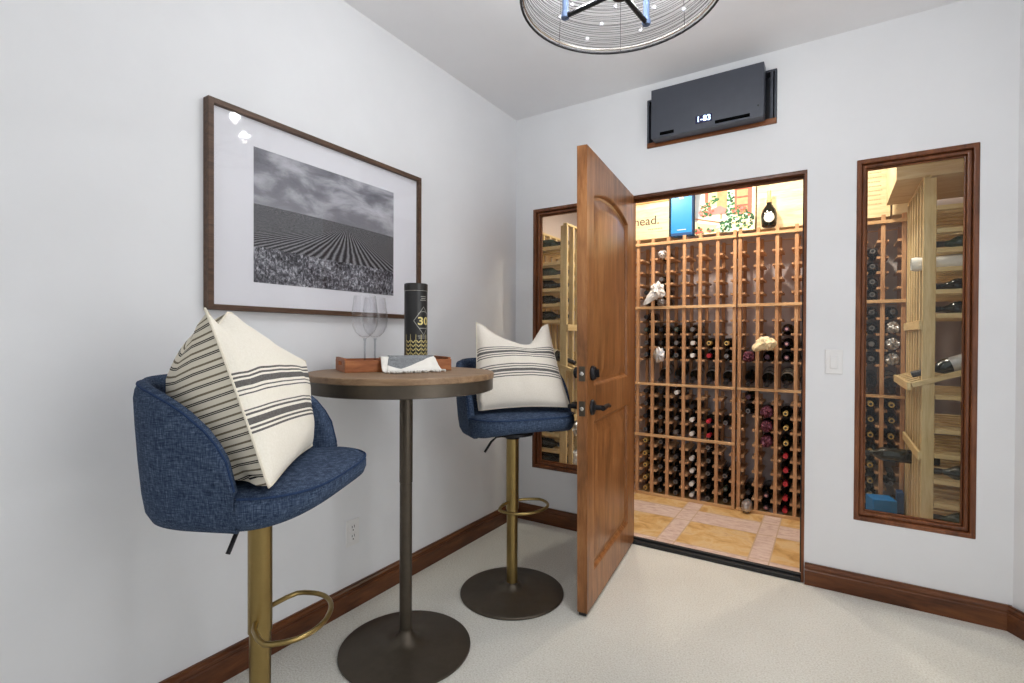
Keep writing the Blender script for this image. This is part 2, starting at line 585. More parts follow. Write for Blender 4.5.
def tag(o, label=None, cat=None, group=None, kind=None):
    if label: o['label'] = label
    if cat: o['category'] = cat
    if group: o['group'] = group
    if kind: o['kind'] = kind
    return o
def empty(name, loc=(0, 0, 0), rz=0.0, rot=None):
    o = bpy.data.objects.new(name, None)
    o.empty_display_size = 0.05
    COL.objects.link(o)
    o.location = loc
    o.rotation_euler = rot if rot else (0, 0, rz)
    return o
def thing(name, label, cat, loc=(0, 0, 0), rz=0.0, group=None, rot=None):
    return tag(empty(name, loc, rz, rot), label, cat, group)
def struct(o, label=None, cat=None):
    return tag(o, label, cat, None, 'structure')
def dup(root, loc=None, rot=None):
    r = root.copy()
    COL.objects.link(r)
    for ch in root.children:
        c = ch.copy()
        COL.objects.link(c)
        c.parent = r
        for g in ch.children:
            d = g.copy()
            COL.objects.link(d)
            d.parent = c
    if loc is not None: r.location = loc
    if rot is not None: r.rotation_euler = rot
    return r

# ------------------------------------------------------------------ room shell
H = 2.6464
WT = 0.07
struct(MB().box(-0.12, 3.4, -5.2, 0.0, -0.1, 0.0).build('floor', M['carpet'], smooth=0), 'cream loop carpet floor of the seating room', 'floor')
struct(MB().box(-0.12, 3.4, -5.2, WT, H, H+0.1).build('ceiling', M['ceil'], smooth=0), 'plain pale grey ceiling above the seating room', 'ceiling')
struct(MB().box(-0.12, 0.0, -5.2, WT, 0, H).build('wall_left', M['wall'], smooth=0), 'white plaster wall behind the framed picture', 'wall')

LW = (0.133, 0.563, 0.35, 2.034)
DO = (0.789, 1.6795, 0.0, 2.0262)
RW = (1.8787, 2.3083, 0.3515, 2.033)
AC = (0.8828, 1.5449, 2.2817, 2.5588)
BW_X1 = 2.425
def back_wall():
    m = MB()
    xs = sorted({0.0, BW_X1, *LW[:2], *DO[:2], *RW[:2], *AC[:2]})
    zs = sorted({0.0, H, *LW[2:], *DO[2:], *RW[2:], *AC[2:]})
    def filled(x, z):
        if not (0 < x < BW_X1 and 0 < z < H): return None
        return not any(o[0] < x < o[1] and o[2] < z < o[3] for o in (LW, DO, RW, AC))
    for i in range(len(xs)-1):
        for j in range(len(zs)-1):
            x0, x1, z0, z1 = xs[i], xs[i+1], zs[j], zs[j+1]
            xm, zm = (x0+x1)/2, (z0+z1)/2
            if not filled(xm, zm): continue
            m.add([(x0, 0, z0), (x1, 0, z0), (x1, 0, z1), (x0, 0, z1)], [(0, 1, 2, 3)])
            m.add([(x0, WT, z0), (x1, WT, z0), (x1, WT, z1), (x0, WT, z1)], [(3, 2, 1, 0)])
            for dx, dz, q in ((-1, 0, [(x0, 0, z0), (x0, 0, z1), (x0, WT, z1), (x0, WT, z0)]),
                              (1, 0, [(x1, 0, z0), (x1, WT, z0), (x1, WT, z1), (x1, 0, z1)]),
                              (0, -1, [(x0, 0, z0), (x0, WT, z0), (x1, WT, z0), (x1, 0, z0)]),
                              (0, 1, [(x0, 0, z1), (x1, 0, z1), (x1, WT, z1), (x0, WT, z1)])):
                ex = x0-1e-3 if dx < 0 else x1+1e-3 if dx > 0 else xm
                ez = z0-1e-3 if dz < 0 else z1+1e-3 if dz > 0 else zm
                if not filled(ex, ez):
                    m.add(q, [(0, 1, 2, 3)])
    return m.build('wall_back', M['wall'], smooth=0)
struct(back_wall(), 'white plaster wall with the cellar doorway and two tall windows', 'wall')
# angled wall at the right, then the side wall
AX, AY = 2.425, 0.0
BX, BY = 2.975, -0.80
def slab_wall(name, x0, y0, x1, y1, t, mat, z0=0.0, z1=H):
    d = Vector((x1-x0, y1-y0, 0)).normalized()
    n = Vector((-d.y, d.x, 0))
    m = MB()
    v = [(x0, y0, z0), (x1, y1, z0), (x1+n.x*t, y1+n.y*t, z0), (x0+n.x*t, y0+n.y*t, z0)]
    v += [(a, b, z1) for a, b, c in v]
    m.add(v, [(0, 1, 2, 3), (7, 6, 5, 4), (0, 4, 5, 1), (1, 5, 6, 2), (2, 6, 7, 3), (3, 7, 4, 0)])
    return m.build(name, mat, smooth=0)
struct(slab_wall('wall_right', AX, AY, BX, BY, 0.12, M['wall']), 'white angled wall at the right edge', 'wall')
struct(slab_wall('wall_side', BX, BY, BX, -5.2, 0.12, M['wall']), 'white side wall beyond the right edge', 'wall')

# skirting with a moulded top
SK = [(0, 0), (0.018, 0), (0.018, 0.070), (0.0145, 0.074), (0.0145, 0.080), (0.017, 0.084), (0.015, 0.092), (0.009, 0.097), (0.0085, 0.104), (0, 0.104)]
def skirting(name, p0, p1, nx, ny, mat, label):
    """profile offset along the inward normal (nx, ny)"""
    m = MB()
    n = len(SK)
    v = [(p0[0]+nx*o, p0[1]+ny*o, z) for o, z in SK]+[(p1[0]+nx*o, p1[1]+ny*o, z) for o, z in SK]
    f = [tuple(range(n)), tuple(range(2*n-1, n-1, -1))]+[(i, i+n, (i+1) % n+n, (i+1) % n) for i in range(n)]
    m.add(v, f)
    return struct(m.build(name, mat, smooth=25), label, 'baseboard')
skirting('baseboard_left', (0, -5.0), (0, 0.0), 1, 0, M['trim_y'], 'stained wood baseboard along the picture wall')
skirting('baseboard_back', (0, 0), (0.762, 0), 0, -1, M['trim_x'], 'stained wood baseboard between the corner and the door')
skirting('baseboard_right', (DO[1]+0.003, 0), (AX-0.004, 0), 0, -1, M['trim_x'], 'stained wood baseboard below the right window')
dd = Vector((BX-AX, BY-AY, 0)).normalized()
skirting('baseboard_side', (AX-0.012, AY), (BX, BY), dd.y, -dd.x, M['trim_x'], 'stained wood baseboard on the angled wall')

# ------------------------------------------------------------------ cellar shell
CY0, CY1 = WT, 1.305
CX0, CX1 = -0.12, 2.56
CH_ = 2.54
struct(MB().box(CX0, CX1, 0.0, CY1+0.1, -0.1, 0.0).build('floor_cellar', M['tiles'], smooth=0), 'golden and pink slate tiled floor of the wine cellar', 'floor')
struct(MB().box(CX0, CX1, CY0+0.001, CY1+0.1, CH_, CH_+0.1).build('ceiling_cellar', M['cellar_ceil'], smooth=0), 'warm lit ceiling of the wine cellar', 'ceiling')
struct(MB().box(CX0, CX1, CY1, CY1+0.1, 0, CH_).build('wall_cellar_back', M['cellar_wall'], smooth=0), 'mauve grey wall behind the bottle racks', 'wall')
struct(MB().box(CX0-0.1, CX0, CY0, CY1, 0, CH_).build('wall_cellar_left', M['cellar_wall'], smooth=0), 'mauve grey wall at the left of the wine cellar', 'wall')
struct(MB().box(CX1, CX1+0.1, CY0, CY1, 0, CH_).build('wall_cellar_right', M['cellar_wall'], smooth=0), 'mauve grey wall at the right of the wine cellar', 'wall')
for i, p in enumerate(CELLAR_LAMPS):
    t = thing('recessed_light', ['recessed lamp in the cellar ceiling above the left rack', 'recessed lamp in the cellar ceiling above the middle rack', 'recessed lamp in the cellar ceiling above the right rack'][i], 'ceiling lamp', (p[0], p[1], CH_-0.0006), group='cellar ceiling lamps')
    MB().lathe([(0.045, 0), (0.06, 0), (0.062, -0.006), (0.045, -0.008), (0.045, 0)], 32, cap=False).build('trim_ring', M['white_plastic'], t)
    MB().lathe([(0.0, -0.004), (0.044, -0.004)], 24, cap=False).build('diffuser', M['lamp_glow'], t)

# ------------------------------------------------------------------ windows, door frame
def ring_frame(m, o, y0, y1, w, prof=None):
    """picture-frame ring with mitred corners, inside opening o=(x0,x1,z0,z1)"""
    x0, x1, z0, z1 = o
    c = [(x0, z0), (x1, z0), (x1, z1), (x0, z1)]
    ci = [(x0+w, z0+w), (x1-w, z0+w), (x1-w, z1-w), (x0+w, z1-w)]
    v = [(a, y0, b) for a, b in c]+[(a, y0, b) for a, b in ci]+[(a, y1, b) for a, b in c]+[(a, y1, b) for a, b in ci]
    f = []
    for i in range(4):
        j = (i+1) % 4
        f += [(i, j, 4+j, 4+i), (8+i, 12+i, 12+j, 8+j), (i, 8+i, 8+j, j), (4+i, 4+j, 12+j, 12+i)]
    m.add(v, f)
def inset(o, d):
    return (o[0]+d, o[1]-d, o[2]+d, o[3]-d)
def window(name, o, label):
    t = struct(empty(name, ((o[0]+o[1])/2, 0, o[2])), label, 'window')
    q = (o[0]-(o[0]+o[1])/2, o[1]-(o[0]+o[1])/2, 0.0, o[3]-o[2])
    m = MB(); ring_frame(m, q, -0.004, WT-0.002, 0.020)
    m.build('outer_frame', M['trim_z'], t, smooth=0, bevel=0.004)
    m = MB(); ring_frame(m, inset(q, 0.0203), 0.016, WT-0.004, 0.017)
    m.build('inner_frame', M['trim_z'], t, smooth=0, bevel=0.005)
    m = MB(); ring_frame(m, inset(q, 0.0376), 0.034, 0.05, 0.007)
    m.build('glazing_bead', M['trim_z'], t, smooth=0, bevel=0.003)
    a = inset(q, 0.0376)
    MB().box(a[0], a[1], 0.0515, 0.0575, a[2], a[3]).build('pane', M['pane'], t, smooth=0)
window('window_1', LW, 'tall fixed window left of the door, partly hidden by it')
window('window_2', RW, 'tall fixed window at the right looking onto pine racks')

def door_frame():
    t = struct(empty('trim_1', (0, 0, 0)), 'dark wood jambs and header lining the cellar doorway', 'door frame')
    j = 0.013
    MB().box(DO[0], DO[0]+j-0.002, -0.004, WT-0.006, 0, DO[3]-0.018).build('jamb', M['trim_z'], t, smooth=0, bevel=0.002)
    MB().box(DO[1]-j, DO[1], -0.004, WT, 0, DO[3]-0.018).build('jamb', M['trim_z'], t, smooth=0, bevel=0.002)
    MB().box(DO[0], DO[1], -0.004, WT, DO[3]-0.018, DO[3]).build('header', M['trim_x'], t, smooth=0, bevel=0.002)
    MB().box(DO[1]-j-0.007, DO[1]-j-0.0002, 0.034, 0.062, 0.034, DO[3]-0.030).build('door_stop', M['rubber'], t, smooth=0, bevel=0.002)
    MB().box(DO[0]+j, DO[1]-j, 0.034, 0.062, DO[3]-0.030, DO[3]-0.0182).build('door_stop', M['trim_x'], t, smooth=0, bevel=0.002)
    t2 = struct(empty('trim_2', (0, 0, 0)), 'black door sill between carpet and tiles', 'door sill')
    MB().prism([(DO[0]+j, 0), (DO[1]-j, 0), (DO[1]-j, 0.022), (DO[0]+j, 0.022)], -0.01, 0.06).build('sill_plate', M['rubber'], t2, smooth=0, bevel=0.004)
    MB().box(DO[0]+j, DO[1]-j, 0.012, 0.034, 0.0215, 0.034).build('sill_ridge', M['rubber'], t2, smooth=0, bevel=0.004)
door_frame()

# ------------------------------------------------------------------ the open door
def make_door():
    W_, T_, Z0, Z1 = 0.862, 0.045, 0.018, 2.024
    ang = math.atan2(-0.855, 0.09)
    t = struct(empty('door_1', (0.823, -0.012, 0), rot=(0.0062, 0, ang)), 'knotty alder door standing open with an arched upper panel', 'door')
    # local: x along the door from hinge, y: +y is the face seen from the camera side, thickness -T_..0
    s0, s1 = 0.135, W_-0.095
    za0, za1 = 0.165, 0.832
    zb0, zb1, zpk = 0.985, 1.832, 0.052
    def arch(x, zt, rise, a, b):
        u = (x-(a+b)/2)/((b-a)/2)
        return zt+rise*(1-u*u)
    def panel_poly(d, arched):
        if not arched:
            return [(s0+d, za0+d), (s1-d, za0+d), (s1-d, za1-d), (s0+d, za1-d)]
        p = [(s0+d, zb0+d), (s1-d, zb0+d)]
        n = 16
        for i in range(n+1):
            x = (s1-d)+((s0+d)-(s1-d))*i/n
            p.append((x, arch(x, zb1, zpk, s0, s1)-d))
        return p
    # slab: a face with two panel holes each side, plus rim, moulding steps, raised field
    m = MB()
    def face(y, sign):
        # stiles and rails around the panels as quads
        P = panel_poly(0, True)
        top = P[2:]
        m.add([(0, y, Z0), (s0, y, Z0), (s0, y, Z1), (0, y, Z1)], [(0, 1, 2, 3)])
        m.add([(s1, y, Z0), (W_, y, Z0), (W_, y, Z1), (s1, y, Z1)], [(0, 1, 2, 3)])
        m.add([(s0, y, Z0), (s1, y, Z0), (s1, y, za0), (s0, y, za0)], [(0, 1, 2, 3)])
        m.add([(s0, y, za1), (s1, y, za1), (s1, y, zb0), (s0, y, zb0)], [(0, 1, 2, 3)])
        for i in range(len(top)-1):
            a, b = top[i], top[i+1]
            m.add([(b[0], y, b[1]), (a[0], y, a[1]), (a[0], y, Z1), (b[0], y, Z1)], [(0, 1, 2, 3)])
    face(0, 1)
    face(-T_, -1)
    m.add([(0, 0, Z0), (W_, 0, Z0), (W_, -T_, Z0), (0, -T_, Z0), (0, 0, Z1), (W_, 0, Z1), (W_, -T_, Z1), (0, -T_, Z1)],
          [(0, 1, 2, 3), (4, 5, 6, 7), (0, 4, 7, 3), (1, 2, 6, 5)])
    for arched in (False, True):
        for y, sg in ((0, -1), (-T_, 1)):
            steps = [(0.0, 0.0), (0.006, 0.003), (0.014, 0.014), (0.026, 0.0165), (0.036, 0.014), (0.068, 0.005), (0.072, 0.004)]
            rings = [[(p[0], y+sg*dep, p[1]) for p in panel_poly(d, arched)] for d, dep in steps]
            n = len(rings[0])
            o = len(m.v)
            for r in rings:
                m.v.extend(Vector(p) for p in r)
            for k in range(len(rings)-1):
                for i in range(n):
                    j = (i+1) % n
                    m.f.append([o+k*n+i, o+k*n+j, o+(k+1)*n+j, o+(k+1)*n+i]); m.mi.append(0)
            m.f.append([o+(len(rings)-1)*n+i for i in range(n)]); m.mi.append(0)
    m.build('door_leaf', M['alder'], t, smooth=25)
    MB().box(0.004, W_-0.002, -T_+0.006, -0.006, 0.004, 0.018).build('door_sweep', M['rubber'], t, smooth=0, bevel=0.002)
    # edge plates
    for zc, nm in ((1.045, 'bolt_plate'), (0.895, 'latch_plate')):
        p = MB().box(W_-0.001, W_+0.0025, -T_/2-0.0135, -T_/2+0.0135, zc-0.032, zc+0.032).build(nm, M['bronze'], t, smooth=0, bevel=0.001)
        MB().lathe([(0.009, 0), (0.009, 0.004), (0.006, 0.006), (0, 0.006)], 16, Matrix.Translation((W_+0.002, -T_/2, zc)) @ Matrix.Rotation(PI/2, 4, 'Y')).build('bolt', M['chrome'], p)
    for sg, y in ((1, 0.0), (-1, -T_)):
        R = Matrix.Translation((W_-0.066, y, 1.045)) @ Matrix.Rotation(-sg*PI/2, 4, 'X')
        k = MB().lathe([(0.032, 0), (0.033, 0.004), (0.031, 0.012), (0.026, 0.018), (0.022, 0.02)], 28, R)
        if sg > 0:
            R2 = R
            k = k.build('deadbolt', M['black_metal'], t)
            MB().box(-0.006, 0.006, -0.017, 0.017, 0.018, 0.034, R2 @ Matrix.Rotation(0.3, 4, 'Z')).build('thumb_turn', M['black_metal'], k, bevel=0.002)
        else:
            k.lathe([(0.024, 0.018), (0.025, 0.03), (0.02, 0.034), (0, 0.034)], 24, R)
            k.build('deadbolt', M['black_metal'], t)
        R = Matrix.Translation((W_-0.066, y, 0.895)) @ Matrix.Rotation(-sg*PI/2, 4, 'X')
        h = MB().lathe([(0.034, 0), (0.035, 0.004), (0.031, 0.011), (0.017, 0.015), (0.012, 0.02), (0.011, 0.05)], 28, R).build('lever_handle', M['black_metal'], t)
        yy = y+sg*0.052
        MB().tube([(W_-0.056, yy, 0.895), (W_-0.08, yy+sg*0.003, 0.896), (W_-0.115, yy+sg*0.004, 0.900), (W_-0.15, yy, 0.897), (W_-0.178, yy-sg*0.003, 0.890)],
                  [0.012, 0.011, 0.009, 0.0085, 0.007], 12).build('lever', M['black_metal'], h)
    for z in (0.25, 1.02, 1.80):
        MB().tube([(-0.002, -T_-0.006, z-0.05), (-0.002, -T_-0.006, z+0.05)], 0.007, 12).build('hinge', M['bronze'], t)
make_door()

# ------------------------------------------------------------------ cooling unit above the doorway
def cooling_unit():
    t = thing('cooling_unit', 'black cooling unit with a lit number display, set in the recess above the doorway', 'cooling unit', ((AC[0]+AC[1])/2, 0, AC[2]))
    w = (AC[1]-AC[0])/2
    h = AC[3]-AC[2]
    m = MB()
    m.box(-w+0.002, w-0.002, WT-0.012, WT-0.002, 0.002, h-0.002)
    m.box(-w+0.002, -w+0.012, -0.003, WT-0.012, 0.031, h-0.002)
    m.box(w-0.012, w-0.002, -0.003, WT-0.012, 0.031, h-0.002)
    m.box(-w+0.012, w-0.012, -0.003, WT-0.012, h-0.012, h-0.002)
    m.build('recess_liner', M['unit'], t, smooth=0)
    MB().box(-w+0.002, w-0.002, -0.006, WT-0.012, 0.002, 0.030).build('bottom_board', M['alder_h'], t, smooth=0, bevel=0.002)
    # front cover stands proud of the wall
    zc0, zc1 = 2.300-AC[2], 2.570-AC[2]
    x0, x1 = 0.931-1.21385, 1.493-1.21385
    m = MB()
    m.prism([(x0, zc0+0.006), (x0+0.006, zc0), (x1-0.006, zc0), (x1, zc0+0.006), (x1, zc1), (x0, zc1)], -0.082, -0.010)
    fc = m.build('front_cover', M['unit'], t, smooth=0, bevel=0.003)
    MB().box(x0+0.03, x1-0.03, -0.0095, WT-0.014, zc0+0.016, zc1-0.05).build('unit_body', M['black_metal'], t, smooth=0, bevel=0.003)
    for a, b in ((0.05, 0.125), (0.335, 0.50)):
        MB().box(x0+a, x0+b, -0.0850, -0.0815, zc0+0.012, zc0+0.028).build('vent_slot', M['hole'], fc, smooth=0)
    MB().lathe([(0.004, 0), (0.004, 0.003), (0, 0.003)], 12, Matrix.Translation((x1-0.025, -0.082, zc0+0.058)) @ Matrix.Rotation(PI/2, 4, 'X')).build('screw', M['black'], fc)
    dsp = MB().box(x0+0.238, x0+0.320, -0.0850, -0.0815, zc0+0.032, zc0+0.070).build('display', M['display_bg'], fc, smooth=0)
    vs, fs = text_geo('1-83', 0.040, 0.0006)
    T = Matrix.Translation((x0+0.279, -0.0858, zc0+0.051)) @ Matrix.Rotation(PI/2, 4, 'X')
    MB().add(vs, fs, T).build('display_digits', M['display'], fc, smooth=0, fix=False)
    MB().box(x1+0.022, x1+0.034, -0.005, WT-0.014, 0.031, h-0.013).build('mounting_flange', M['unit'], t, smooth=0)
cooling_unit()

# ------------------------------------------------------------------ framed picture
def picture():
    y0, y1, z0, z1 = -1.9813, -0.9525, 1.2891, 2.0011
    t = thing('framed_picture', 'large black and white vineyard photograph in a brown wood frame on the left wall', 'picture', (0, (y0+y1)/2, z0))
    hw = (y1-y0)/2
    h = z1-z0
    m = MB()
    T = Matrix(((0, 1, 0, 0), (1, 0, 0, 0), (0, 0, 1, 0), (0, 0, 0, 1)))   # x<->y: ring built in (x,z), thickness becomes world x
    r = MB()
    ring_frame(r, (-hw, hw, 0, h), 0.001, 0.034, 0.019)
    m.add(r.v, r.f, T)
    m.build('frame', M['frame_wood'], t, smooth=0, bevel=0.0015)
    MB().box(0.004, 0.016, -hw+0.019, hw-0.019, 0.019, h-0.019).build('mat_board', M['mat_board'], t, smooth=0)
    ay0, ay1, az0, az1 = -1.816-(y0+y1)/2, -1.1275-(y0+y1)/2, 1.3965-z0, 1.8875-z0
    MB().grid(lambda u, v: (0.0166, ay0+(ay1-ay0)*u, az0+(az1-az0)*v), 1, 1, uvs=True).build('photograph', M['vineyard'], t, smooth=0)
    MB().box(0.024, 0.026, -hw+0.0192, hw-0.0192, 0.0192, h-0.0192).build('glazing', M['pic_glass'], t, smooth=0)
picture()

# ------------------------------------------------------------------ wall plates
def switch_plate():
    t = thing('light_switch', 'white rocker light switch on the wall between doorway and right window', 'light switch', (1.7955, 0, 1.0905))
    MB().box(-0.036, 0.036, -0.006, 0.0, -0.058, 0.058).build('cover_plate', M['white_plastic'], t, smooth=0, bevel=0.003)
    r = MB().box(-0.0165, 0.0165, -0.0075, -0.0055, -0.034, 0.034).build('rocker_frame', M['white_plastic'], t, smooth=0, bevel=0.001)
    MB().prism([(-0.0145, -0.031), (0.0145, -0.031), (0.0145, 0.031), (-0.0145, 0.031)], -0.0115, -0.0070).build('rocker', M['white_plastic'], t, smooth=0, bevel=0.002)
switch_plate()
def outlet():
    t = thing('wall_outlet', 'white duplex power outlet low on the left wall', 'power outlet', (0, -1.357, 0.334), PI/2)
    MB().box(-0.036, 0.036, -0.006, 0.0, -0.058, 0.058).build('cover_plate', M['white_plastic'], t, smooth=0, bevel=0.003)
    for z in (0.02, -0.02):
        r = MB().box(-0.0165, 0.0165, -0.0085, -0.0055, z-0.0165, z+0.0165).build('receptacle', M['white_plastic'], t, smooth=0, bevel=0.004)
        for x, hh in ((-0.006, 0.005), (0.006, 0.006)):
            MB().box(x-0.0013, x+0.0013, -0.0092, -0.0084, z+0.001, z+0.001+hh*2).build('slot', M['dark_slot'], r, smooth=0)
        MB().lathe([(0.003, 0), (0.003, 0.0008), (0, 0.0008)], 10, Matrix.Translation((0, -0.0084, z-0.008)) @ Matrix.Rotation(PI/2, 4, 'X')).build('slot', M['dark_slot'], r)
outlet()

# ------------------------------------------------------------------ chandelier
def chandelier():
    cx, cy = 1.227, -1.36
    zr = 2.25
    R = 0.306
    t = thing('chandelier', 'round black wire drum chandelier with glass beads hanging from the ceiling', 'chandelier', (cx, cy, H))
    z0 = zr-H
    hh = 0.27
    def circ(r, z, n=64, wob=0.0, ph=0.0, tilt=0.0):
        return [((r+wob*math.sin(5*a+ph))*math.cos(a), (r+wob*math.sin(4*a+ph*2))*math.sin(a), z+tilt*math.sin(a+ph)) for a in (2*PI*k/n for k in range(n))]
    MB().tube(circ(R, z0), 0.0042, 10, True).build('bottom_ring', M['black_metal'], t)
    MB().tube(circ(R-0.006, z0+0.010), 0.0036, 8, True).build('inner_ring', M['chrome'], t)
    MB().tube(circ(R-0.02, z0+hh), 0.0042, 10, True).build('top_ring', M['black_metal'], t)
    rnd = random.Random(3)
    for k in range(34):
        f = (k+0.6)/34
        r = R-0.006-0.012*f-0.004*rnd.random()
        MB().tube(circ(r, z0+0.014+hh*0.93*f, 64, 0.0018, rnd.random()*6, 0.0055*(rnd.random()-0.3)), 0.00085, 5, True).build('wire', M['black_metal'], t)
    for k in range(8):
        a = 2*PI*k/8+0.35
        MB().tube([((R-0.002)*math.cos(a), (R-0.002)*math.sin(a), z0), ((R-0.02)*math.cos(a), (R-0.02)*math.sin(a), z0+hh)], 0.0010, 6).build('wire_post', M['black_metal'], t)
    for k in range(30):
        a = 2*PI*(k+0.5*rnd.random())/30
        r = R-0.012-0.006*rnd.random()
        z = z0+0.03+0.17*((k*7) % 11)/11+0.02*rnd.random()
        MB().sphere((r*math.cos(a), r*math.sin(a), z), 0.0068, 12, 8).build('bead', M['crystal'], t)
    # stem, hub, four candle arms
    MB().lathe([(0.0, 0), (0.062, 0), (0.062, -0.012), (0.05, -0.024), (0.012, -0.028)], 32).build('ceiling_canopy', M['black_metal'], t)
    MB().tube([(0, 0, -0.02), (0, 0, z0+0.02)], 0.008, 12).build('stem', M['black_metal'], t)
    MB().lathe([(0, z0-0.006), (0.022, z0-0.002), (0.03, z0+0.01), (0.022, z0+0.03), (0.01, z0+0.04)], 24).build('hub', M['black_metal'], t)
    base = math.atan2(0.02, -0.197)
    for k in range(4):
        a = base-k*PI/2
        ca, sa = math.cos(a), math.sin(a)
        zz = z0+0.020
        r0 = 0.198
        ar = MB().tube([(0.02*ca, 0.02*sa, zz), (0.10*ca, 0.10*sa, zz-0.001), (r0*ca, r0*sa, zz)], 0.0085, 8).build('arm', M['black_metal'], t)
        MB().lathe([(0.013, zz-0.008), (0.015, zz), (0.013, zz+0.012), (0.0105, zz+0.014), (0.0105, zz+0.085), (0, zz+0.085)], 16, Matrix.Translation((r0*ca, r0*sa, 0))).build('candle_sleeve', M['sleeve'], ar)
        MB().lathe([(0.006, zz+0.085), (0.015, zz+0.105), (0.017, zz+0.12), (0.011, zz+0.145), (0.003, zz+0.165), (0, zz+0.166)], 14, Matrix.Translation((r0*ca, r0*sa, 0))).build('bulb', M['bulb'], ar)
        light('chandelier_light', 'POINT', (cx+r0*ca, cy+r0*sa, zr+0.15), 17.5, (0.95, 0.975, 1.0), 0.02)
    for k in range(3):
        a = base+0.7+2*PI*k/3
        MB().tube([(0, 0, z0+hh+0.02), ((R-0.02)*math.cos(a), (R-0.02)*math.sin(a), z0+hh)], 0.003, 8).build('top_strut', M['black_metal'], t)
chandelier()

# ------------------------------------------------------------------ bar table
TBX, TBY, TBZ, TBR = 0.408, -1.440, 1.066, 0.350
def bar_table():
    t = thing('bar_table', 'round pedestal bar table with wooden top, between the two blue stools', 'table', (TBX, TBY, 0.0006), math.radians(35))
    TS = Matrix.Translation((-0.014, 0, 0))
    MB().lathe([(0, TBZ-0.022), (TBR-0.002, TBZ-0.022), (TBR, TBZ-0.020), (TBR, TBZ-0.003), (TBR-0.003, TBZ), (0, TBZ)], 96, TS, cap=False).build('tabletop', M['table_top'], t, smooth=30)
    MB().lathe([(TBR-0.016, TBZ-0.0225), (TBR-0.003, TBZ-0.0225), (TBR-0.003, TBZ-0.064), (TBR-0.007, TBZ-0.066), (TBR-0.014, TBZ-0.066), (TBR-0.016, TBZ-0.064), (TBR-0.016, TBZ-0.0225)], 96, TS, cap=False).build('metal_rim', M['bronze'], t, smooth=30)
    MB().lathe([(0.02, TBZ-0.045), (0.12, TBZ-0.045), (0.13, TBZ-0.04), (0.13, TBZ-0.023), (0.02, TBZ-0.023)], 40).build('mounting_plate', M['bronze'], t, smooth=30)
    MB().lathe([(0.0235, 0.04), (0.0235, 0.64), (0.0250, 0.642), (0.0250, TBZ-0.045)], 32).build('column', M['bronze'], t, smooth=30)
    MB().lathe([(0, 0), (0.248, 0), (0.250, 0.003), (0.249, 0.009), (0.243, 0.011), (0.15, 0.017), (0.075, 0.026), (0.045, 0.040), (0.027, 0.062), (0.0245, 0.075), (0, 0.075)], 72, cap=False).build('base', M['bronze'], t, smooth=60)
bar_table()

